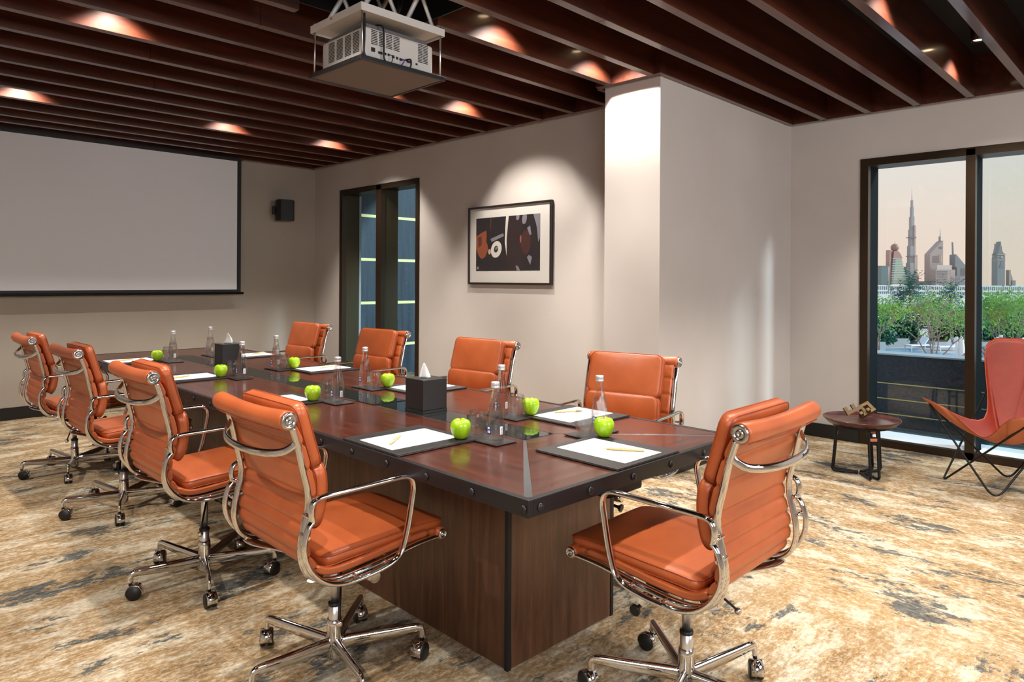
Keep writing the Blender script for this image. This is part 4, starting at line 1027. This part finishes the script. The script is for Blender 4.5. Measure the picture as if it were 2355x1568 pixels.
def lounger(px, py, lab, s=1.0):
    p = ground_xy(px, py, ZD)
    r_ = empty('sun_lounger', lab, 'lounger', p, math.radians(-30), 'white sun loungers by the pool'); wm = P('white_frame', rgb(236, 240, 246), 0.5)
    MB().box(-1.0, 1.0, -0.35, 0.35, 0.26, 0.36).build('bed', wm, r_, bevel=0.02)
    MB().box(0.3, 1.0, -0.33, 0.33, 0, 0.08, Matrix.Translation((0.28, 0, 0.36)) @ Matrix.Rotation(math.radians(-48), 4, 'Y') @ Matrix.Translation((-0.28, 0, 0))).build('backrest', wm, r_)
    for x in (-0.95, 0.9):
        for y in (-0.32, 0.27): MB().box(x, x+0.05, y, y+0.05, 0, 0.26).build('leg', wm, r_)
lounger(2112, 803, 'white sun lounger by the pool behind the bare stems')
lounger(2178, 806, 'white sun lounger right of the tree by the pool')

# folded parasol, timber deckchairs
fp = ground_xy(2211, 826, ZD)
fp = at(2211, 826, 40); fp.z = fp.z
par = empty('folded_parasol', 'tied white folded parasol beside a white post', 'parasol', fp)
MB().lathe([(0.10, 0), (0.16, 0.12), (0.17, 0.5), (0.15, 0.8), (0.12, 0.98), (0.13, 1.1), (0.10, 1.22), (0.03, 1.34), (0, 1.36)], 14).build('canopy', M_['tissue'], par)
MB().cyl((0, 0, -2.8), (0, 0, 0.1), 0.03, 10).build('pole', M_['white_plastic'], par)
pf = at(2200, 826, 40)
tag(MB().box(-0.06, 0.06, -0.06, 0.06, -2.8, 1.30).build('white_post', M_['white'], None, pf), 'slim white upright post left of the folded parasol', 'post')
dk = P('weathered_timber', rgb(142, 146, 148), 0.8)
for i, (px, py, s_) in enumerate(((2282, 832, 1.0), (2352, 828, 1.0))):
    b0 = at(px, py, 23)
    d_ = empty('slatted_lounger', ('grey slatted timber lounger with white frame behind the butterfly chair', 'grey slatted timber lounger at the right edge of the window')[i], 'lounger', b0, -YAW); d_.scale = (0.78, 0.78, 0.78)
    for k in range(9):
        MB().box(-0.9+k*0.13, -0.82+k*0.13, -0.05, 0.05, 0, 1.4, Matrix.Translation((0.2, 0, -0.3)) @ Matrix.Rotation(math.radians(-42), 4, 'Y')).build('slat', dk, d_)
    wm = M_['white']
    MB().box(0.28, 0.38, -0.1, 0.0, -1.3, 1.15).build('post', wm, d_); MB().box(-0.75, -0.65, -0.1, 0.0, -1.3, 0.85).build('post', wm, d_)
    MB().tube([(-0.75, -0.05, 0.55), (0.38, -0.05, 1.12)], 0.04, 6).build('arm_rail', wm, d_); MB().tube([(-0.7, 0.1, 0.1), (0.38, 0.1, 0.75)], 0.035, 6).build('arm_rail', wm, d_)

# ------------------------------------------------------------------ trees and shrubs
def leaf_mat(name, c1, c2, tr=0.35):
    m, n, b = new_mat(name); v = tex_chain(n)
    n.links.new(ramp_n(n, noise_n(n, v, 2.5, 3, 0.7), [(0.35, c1), (0.65, c2)]), b.inputs['Base Color'])
    b.inputs['Roughness'].default_value = 0.5; b.inputs['Transmission Weight'].default_value = 0.0
    t = n.nodes.new('ShaderNodeBsdfTranslucent'); n.links.new(b.inputs['Base Color'].links[0].from_socket, t.inputs[0])
    mx = n.nodes.new('ShaderNodeMixShader'); mx.inputs[0].default_value = tr
    n.links.new(b.outputs[0], mx.inputs[1]); n.links.new(t.outputs[0], mx.inputs[2]); n.links.new(mx.outputs[0], n.nodes['Material Output'].inputs[0]); return m
LG = leaf_mat('bright_leaves', rgb(84, 158, 66), rgb(160, 206, 96))
LB = leaf_mat('bluegreen_leaves', rgb(40, 104, 88), rgb(84, 150, 110))
LD = leaf_mat('dark_leaves', rgb(30, 86, 84), rgb(58, 124, 100))
BK = P('grey_bark', rgb(150, 138, 132), 0.85)
def add_leaf(m_, p, s, rnd_):
    a = Vector((rnd_.gauss(0, 1), rnd_.gauss(0, 1), rnd_.gauss(0, 0.7))).normalized(); b_ = a.orthogonal().normalized()
    b_ = Matrix.Rotation(rnd_.uniform(0, 6.28), 3, a) @ b_; c_ = a.cross(b_)
    L_ = s*rnd_.uniform(0.7, 1.3); w_ = L_*0.34
    v = [m_.bm.verts.new(q) for q in (p, p+b_*L_*0.45+c_*w_, p+b_*L_+a*0.02, p+b_*L_*0.45-c_*w_)]
    m_.bm.faces.new(v)
def tree(lab, base, h, spread, stems, leafn, leafs, mat, seed, name='tree', cat='tree', group=None, crown0=0.35):
    rr = random.Random(seed); r_ = empty(name, lab, cat, base, 0, group)
    bk = MB(); tips = []
    def grow(p, d, L_, r, lev):
        pts = [p.copy()]; q = p.copy(); dd = d.copy()
        for k in range(4):
            dd = (dd+Vector((rr.gauss(0, .12), rr.gauss(0, .12), rr.gauss(0.05, .08)))).normalized(); q = q+dd*L_/4; pts.append(q.copy())
            if lev > 0: tips.append(q.copy())
        bk.tube(pts, [r*(1-0.13*k) for k in range(5)], 5)
        if lev < 3:
            for k in range(rr.choice((2, 3))):
                nd = (dd+Vector((rr.gauss(0, .55), rr.gauss(0, .55), rr.gauss(0.15, .25)))).normalized(); grow(q, nd, L_*0.66, r*0.62, lev+1)
    for s_ in range(stems):
        a = 2*PI*s_/stems+rr.random(); d = Vector((math.cos(a)*spread, math.sin(a)*spread, 1)).normalized(); grow(Vector((0, 0, 0)), d, h*0.42, 0.045*h/3, 0)
    bk.build('branches', BK, r_, smooth=True)
    lf = MB(); sz = h
    for k in range(leafn):
        t = rr.choice(tips); p = t+Vector((rr.gauss(0, .09*sz), rr.gauss(0, .09*sz), rr.gauss(0, .07*sz)))
        if p.z > h*crown0*rr.uniform(0.6, 1.1): add_leaf(lf, p, leafs, rr)
    o_ = lf.build('foliage', mat, r_); o_['kind'] = 'stuff'
    return r_
def base_at(px, depth, z=ZD): p = at(px, Y0, depth); return (p.x, p.y, z)
tree('small tree with bare forking stems in front of the pool', base_at(2146, 22, -1.3), 2.3, 0.50, 6, 1500, 0.075, LG, 3, crown0=0.35)
tree('leafy bright green tree at the left edge of the big window', base_at(2018, 30, -2.0), 2.75, 0.26, 4, 1700, 0.10, LG, 5)
tree('dense green tree behind the butterfly chair', base_at(2316, 27, -1.65), 2.75, 0.55, 6, 4200, 0.09, LG, 8, crown0=0.3)
tree('blue-green tree behind the small tree at the window middle', base_at(2218, 48, -3.0), 2.9, 0.3, 4, 1300, 0.14, LB, 11)
def palm(px, depth, ztop, s, lab, seed):
    rr = random.Random(seed); p = at(px, Y0, depth); r_ = empty('palm_tree', lab, 'palm', (p.x, p.y, ZD), 0, 'palms behind the pool')
    H = ztop-ZD; MB().tube([(0, 0, 0), (0.05, 0, H*0.5), (0, 0, H)], [0.16, 0.13, 0.12], 8).build('trunk', BK, r_, smooth=True)
    fr = MB()
    for k in range(64):
        a = rr.uniform(0, 2*PI); el = rr.uniform(-0.6, 1.4); pts = []; q = Vector((0, 0, H)); d = Vector((math.cos(a)*math.cos(el), math.sin(a)*math.cos(el), math.sin(el)))
        for j in range(8):
            q = q+d*s/8; d = (d+Vector((0, 0, -0.13))).normalized(); pts.append(q.copy())
            sd = d.cross(Vector((0, 0, 1))).normalized()
            for s_ in (-1, 1):
                L_ = s*rr.uniform(0.10, 0.24)*(1-abs(j-3.5)/6)
                v = [fr.bm.verts.new(x) for x in (q, q+d*0.05*s, q+d*s*rr.uniform(0.05, 0.22)+sd*s_*L_-Vector((0, 0, rr.uniform(-0.02, 0.14)*s)))]; fr.bm.faces.new(v)
    fr.build('fronds', LD, r_)['kind'] = 'stuff'
palm(2094, 60, 0.75, 1.9, 'blue-green palm with feathery fronds right of the sphere tower', 2)
palm(2070, 61, -1.0, 2.6, 'low dark palm to the left behind the small tree', 5)
palm(2186, 62, 0.4, 1.8, 'palm with raised fronds below the leaning-roof tower', 9)
palm(2146, 63, -1.1, 2.4, 'low dark palm behind the forked stems at the middle of the window', 12)
def hedge(px, pyb, w_, h, mat, n_, seed, lab):
    rr = random.Random(seed); p = ground_xy(px, pyb, ZD); r_ = MB()
    for k in range(n_): add_leaf(r_, Vector((rr.uniform(-w_/2, w_/2), rr.uniform(-1, 1), abs(rr.gauss(0, h*0.5)))), 0.34, rr)
    tag(r_.build('hedge', mat, None, (p.x, p.y, ZD+0.5), -YAW), lab, 'hedge', 'hedges in the planters')
hedge(2052, 792, 3.4, 1.4, LD, 2600, 1, 'dark green hedge in the long planter behind the pool')
hedge(2212, 795, 3.2, 1.8, LD, 2600, 6, 'dark green hedge behind the folded parasol')
hedge(2310, 795, 3.6, 2.2, LB, 2600, 7, 'blue-green hedge behind the butterfly chair')
hedge(2012, 800, 2.2, 1.0, LD, 1200, 8, 'dark shrub in the left planter by the pool')
# slatted garden shelter
p = at(2100, Y0, 62)
gs = empty('garden_pergola', 'dark slatted timber pergola behind the planters', 'pergola', (p.x, p.y, ZD), -YAW)
for k in range(9): MB().box(-6, 9, -0.1, 0.1, 0.9+k*0.22, 1.02+k*0.22).build('slat', P('dark_timber', rgb(46, 40, 38), 0.8) if k == 0 else bpy.data.materials['dark_timber'], gs)
for x in (-5.9, -2, 2, 5.5, 8.8): MB().box(x, x+0.15, 0.1, 0.25, 0, 2.9).build('post', bpy.data.materials['dark_timber'], gs)

# far ground, viaduct
tag(MB().box(66, 1200, -700, 600, -9.2, -9).build('desert_ground', P('pale_ground', rgb(206, 196, 186), 0.9)), 'pale sunlit open ground beyond the terrace', 'ground', kind='structure')
v0 = at(1900, 655, 95); 
vd = empty('metro_viaduct', 'long white railed viaduct running across in front of the skyline', 'viaduct', (v0.x, v0.y, 0), -YAW)
wv = P('white_viaduct', rgb(226, 230, 232), 0.6); gv = P('grey_glazing', rgb(140, 160, 166), 0.4)
MB().box(-2, 48, 0, 4, 0.90, 1.05).build('top_rail', wv, vd); MB().box(-2, 48, 0.02, 3.9, 0.50, 0.90).build('glazing', gv, vd)
MB().box(-2, 48, -0.1, 4.2, 0.18, 0.42).build('deck_edge', wv, vd); MB().box(-2, 48, 0, 4, -0.15, 0.18).build('lower_glazing', gv, vd); MB().box(-2, 48, -0.3, 4.4, -1.3, -0.15).build('girder', wv, vd)
fin = MB()
for k in range(170): fin.box(-1.8+k*0.29, -1.72+k*0.29, -0.05, 0.02, -0.15, 0.92)
f_o = fin.build('fins', wv, vd); f_o['kind'] = 'stuff'
for k in range(4): MB().box(4+k*12, 5.6+k*12, 1, 3, -9, -1.3).build('pier', wv, vd)

# ------------------------------------------------------------------ skyline
DZ = 900.0
def S_(px, py): return at(px, py, DZ)
pxm = DZ/F_PX
def tower(name, lab, px, col, cat='building'):
    p = at(px, Y0, DZ); return empty(name, lab, cat, (p.x, p.y, EYE), -YAW), px
HZ = 652.5
def H_(py): return (HZ-py)*pxm
def bpart(root, pc_, nm, x0, x1, ytop, ybot, dep, mat, cen=0.0):
    r_, c_ = root
    return MB().box((x0-c_)*pxm, (x1-c_)*pxm, cen-dep/2, cen+dep/2, H_(ybot), H_(ytop)).build(nm, mat, r_)
def poly_part(root, nm, pts, dep, mat, cen=0.0):
    r_, c_ = root; m_ = MB(); m_.prism([((x-c_)*pxm, H_(y)) for x, y in pts], 'y', cen-dep/2, cen+dep/2); return m_.build(nm, mat, r_)
g1 = P('tower_grey', rgb(167, 160, 161), 0.6); g2_ = P('tower_pink', rgb(202, 174, 163), 0.6); g3 = P('tower_slate', rgb(138, 139, 141), 0.5)  # aerial haze is mixed into the tower colours, so all are paler
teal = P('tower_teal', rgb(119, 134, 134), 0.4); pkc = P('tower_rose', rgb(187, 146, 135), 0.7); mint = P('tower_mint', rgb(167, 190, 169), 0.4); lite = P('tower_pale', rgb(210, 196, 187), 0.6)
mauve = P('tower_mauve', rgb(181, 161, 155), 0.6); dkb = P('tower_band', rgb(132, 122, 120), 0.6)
# tallest stepped tower
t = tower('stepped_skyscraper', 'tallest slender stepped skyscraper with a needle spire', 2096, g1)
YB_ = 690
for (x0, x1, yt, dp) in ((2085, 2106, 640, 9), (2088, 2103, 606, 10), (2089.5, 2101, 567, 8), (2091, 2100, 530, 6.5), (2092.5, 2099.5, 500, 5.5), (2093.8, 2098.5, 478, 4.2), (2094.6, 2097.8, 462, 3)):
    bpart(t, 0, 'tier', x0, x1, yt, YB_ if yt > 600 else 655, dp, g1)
bpart(t, 0, 'tier', 2098, 2104.5, 588, 655, 10.4, g2_); bpart(t, 0, 'tier', 2098.3, 2101.6, 520, 655, 8.4, g2_)  # pink on the right tiers is the sunlit side, put into the colour
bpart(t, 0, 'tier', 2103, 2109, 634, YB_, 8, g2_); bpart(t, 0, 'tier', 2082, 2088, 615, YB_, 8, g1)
MB().tube([(0.1*pxm, 0, H_(462)), (0, 0, H_(433))], [0.45, 0.1], 6).build('spire', g1, t[0])
for yy in (547, 590, 632): bpart(t, 0, 'band', 2088, 2101.8, yy, yy+1.6, 10.6, g3)
# sphere tower
t = tower('sphere_tower', 'banded green and cream tower topped by a bronze sphere', 2060, mint)
for k in range(11):
    yb_ = 596+k*5.4; hw = 10.5+k*0.75
    bpart(t, 0, 'floor_band', 2058-hw+1+k*0.3, 2060+hw+k*0.3, yb_, yb_+1.7, 9+k*0.4, lite); bpart(t, 0, 'glass_band', 2058-hw+3+k*0.3, 2059+hw+k*0.3, yb_+1.7, yb_+5.4, 8.4+k*0.4, mint)
    bpart(t, 0, 'shade_band', 2058-hw+1.5+k*0.3, 2056-hw+10, yb_+1.7, yb_+5.4, 8.8+k*0.4, teal)
poly_part(t, 'shoulder', [(2051, 596), (2072, 596), (2067, 585), (2062, 579), (2053, 579)], 7, pkc)
MB().lathe([(8.8*pxm*math.sin(a_*PI/14), -8.8*pxm*math.cos(a_*PI/14)) for a_ in range(15)], 24, Matrix.Translation(((2057.5-2060)*pxm, 0, H_(571)))).build('sphere', P('bronze_sphere', rgb(166, 128, 114), 0.5), t[0])
MB().tube([((2057.5-2060)*pxm, 0, H_(563)), ((2057.5-2060)*pxm, 0, H_(556))], [0.3, 0.1], 6).build('spire', g3, t[0])
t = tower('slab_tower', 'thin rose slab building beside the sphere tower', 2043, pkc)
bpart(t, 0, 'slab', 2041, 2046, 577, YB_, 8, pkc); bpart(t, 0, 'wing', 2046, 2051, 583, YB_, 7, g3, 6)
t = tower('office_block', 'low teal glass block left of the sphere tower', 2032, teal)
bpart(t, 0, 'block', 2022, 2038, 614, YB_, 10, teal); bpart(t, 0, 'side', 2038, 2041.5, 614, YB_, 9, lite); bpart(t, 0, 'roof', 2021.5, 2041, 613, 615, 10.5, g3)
# twin leaning roof towers
t = tower('office_tower', 'pinkish office tower with slanting roof and tall side mast', 2146, mauve)
poly_part(t, 'shaft', [(2132, YB_), (2162, YB_), (2162, 555), (2159, 557), (2132, 586)], 12, mauve)
bpart(t, 0, 'mast', 2159, 2162, 545, 560, 2, g3); MB().tube([((2161.5-2146)*pxm, 0, H_(548)), ((2161.6-2146)*pxm, 0, H_(528))], [0.5, 0.25], 6).build('spire', g3, t[0])
for k in range(6): bpart(t, 0, 'vertical_slot', 2138+k*2.3, 2138.7+k*2.3, 590, 606, 12.3, dkb)
bpart(t, 0, 'recess', 2152, 2160, 569, 574, 12.3, dkb); bpart(t, 0, 'core', 2152, 2157, 587, 605, 12.6, pkc)
t = tower('grid_building', 'lower office building with dark rows of windows', 2145, lite)
bpart(t, 0, 'block', 2124, 2167, 622, YB_, 16, mauve, -18); bpart(t, 0, 'roof_deck', 2129, 2162, 612, 622, 12, lite, -18)
for k in range(8): bpart(t, 0, 'window_row', 2126, 2150, 625+k*3.6, 626.8+k*3.6, 16.4, dkb, -18); bpart(t, 0, 'window_row', 2157, 2166.5, 625+k*3.6, 626.4+k*3.6, 16.4, g2_, -18)
MB().tube([(0, -18, H_(612)), (0, -18, H_(590))], [0.4, 0.3], 6).build('antenna', lite, t[0])
t = tower('arched_tower', 'grey tower with an overhanging roof bridge', 2173, g3)
poly_part(t, 'shaft', [(2166, YB_), (2184, YB_), (2182, 602), (2178, 602), (2177, 589), (2171, 589)], 10, g3, 18)
bpart(t, 0, 'bridge', 2158, 2172, 588.5, 595, 10, g3, 18); bpart(t, 0, 'side_face', 2178.5, 2182.5, 603, YB_, 10.3, g2_, 18)  # side_face in pink: sunlight on the right side painted as colour
t = tower('office_tower', 'grey tower with slanting roof and thin mast left of the mullion', 2204, g3)
poly_part(t, 'shaft', [(2190.5, YB_), (2219, YB_), (2219, 636), (2216.5, 615), (2192, 586), (2190, 587), (2190, 616), (2194, 616), (2194, 635), (2190.5, 635)], 12, g3)
poly_part(t, 'mast', [(2189, 558), (2190.6, 558), (2192.5, 586), (2190, 588)], 2, g3)
for k in range(6): bpart(t, 0, 'vertical_slot', 2202+k*1.9, 2202.7+k*1.9, 618, 634, 12.3, dkb)
for k in range(5): bpart(t, 0, 'ledge', 2195, 2212, 638+k*2.6, 639+k*2.6, 12.3, mauve)
# clock-tower twins
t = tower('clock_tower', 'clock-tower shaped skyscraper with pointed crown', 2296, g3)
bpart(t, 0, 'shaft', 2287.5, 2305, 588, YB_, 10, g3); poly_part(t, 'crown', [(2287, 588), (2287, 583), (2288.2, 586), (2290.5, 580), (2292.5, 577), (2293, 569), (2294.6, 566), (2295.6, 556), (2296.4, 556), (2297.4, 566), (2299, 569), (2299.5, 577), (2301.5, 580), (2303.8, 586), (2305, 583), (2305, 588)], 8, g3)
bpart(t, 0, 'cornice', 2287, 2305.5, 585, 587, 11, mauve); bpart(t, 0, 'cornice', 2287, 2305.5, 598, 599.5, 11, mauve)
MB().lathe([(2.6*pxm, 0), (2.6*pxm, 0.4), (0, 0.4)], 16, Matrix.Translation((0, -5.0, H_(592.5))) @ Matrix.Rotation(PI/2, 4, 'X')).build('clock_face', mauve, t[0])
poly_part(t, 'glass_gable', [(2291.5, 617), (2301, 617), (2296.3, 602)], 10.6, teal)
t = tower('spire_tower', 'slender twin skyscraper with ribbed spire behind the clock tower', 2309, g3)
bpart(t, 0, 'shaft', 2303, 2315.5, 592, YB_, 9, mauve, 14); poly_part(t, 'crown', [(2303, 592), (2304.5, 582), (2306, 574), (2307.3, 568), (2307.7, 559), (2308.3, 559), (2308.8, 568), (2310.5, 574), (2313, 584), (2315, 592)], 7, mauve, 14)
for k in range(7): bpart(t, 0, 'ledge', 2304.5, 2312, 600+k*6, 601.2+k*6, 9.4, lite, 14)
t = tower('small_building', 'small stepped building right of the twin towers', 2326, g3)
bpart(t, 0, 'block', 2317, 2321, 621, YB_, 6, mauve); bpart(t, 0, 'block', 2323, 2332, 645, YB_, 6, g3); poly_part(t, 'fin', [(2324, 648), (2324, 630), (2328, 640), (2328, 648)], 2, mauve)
t = tower('low_block', 'low dark block at the foot of the tallest skyscraper', 2098, dkb)
bpart(t, 0, 'block', 2083, 2113, 648, YB_, 8, dkb, -14)
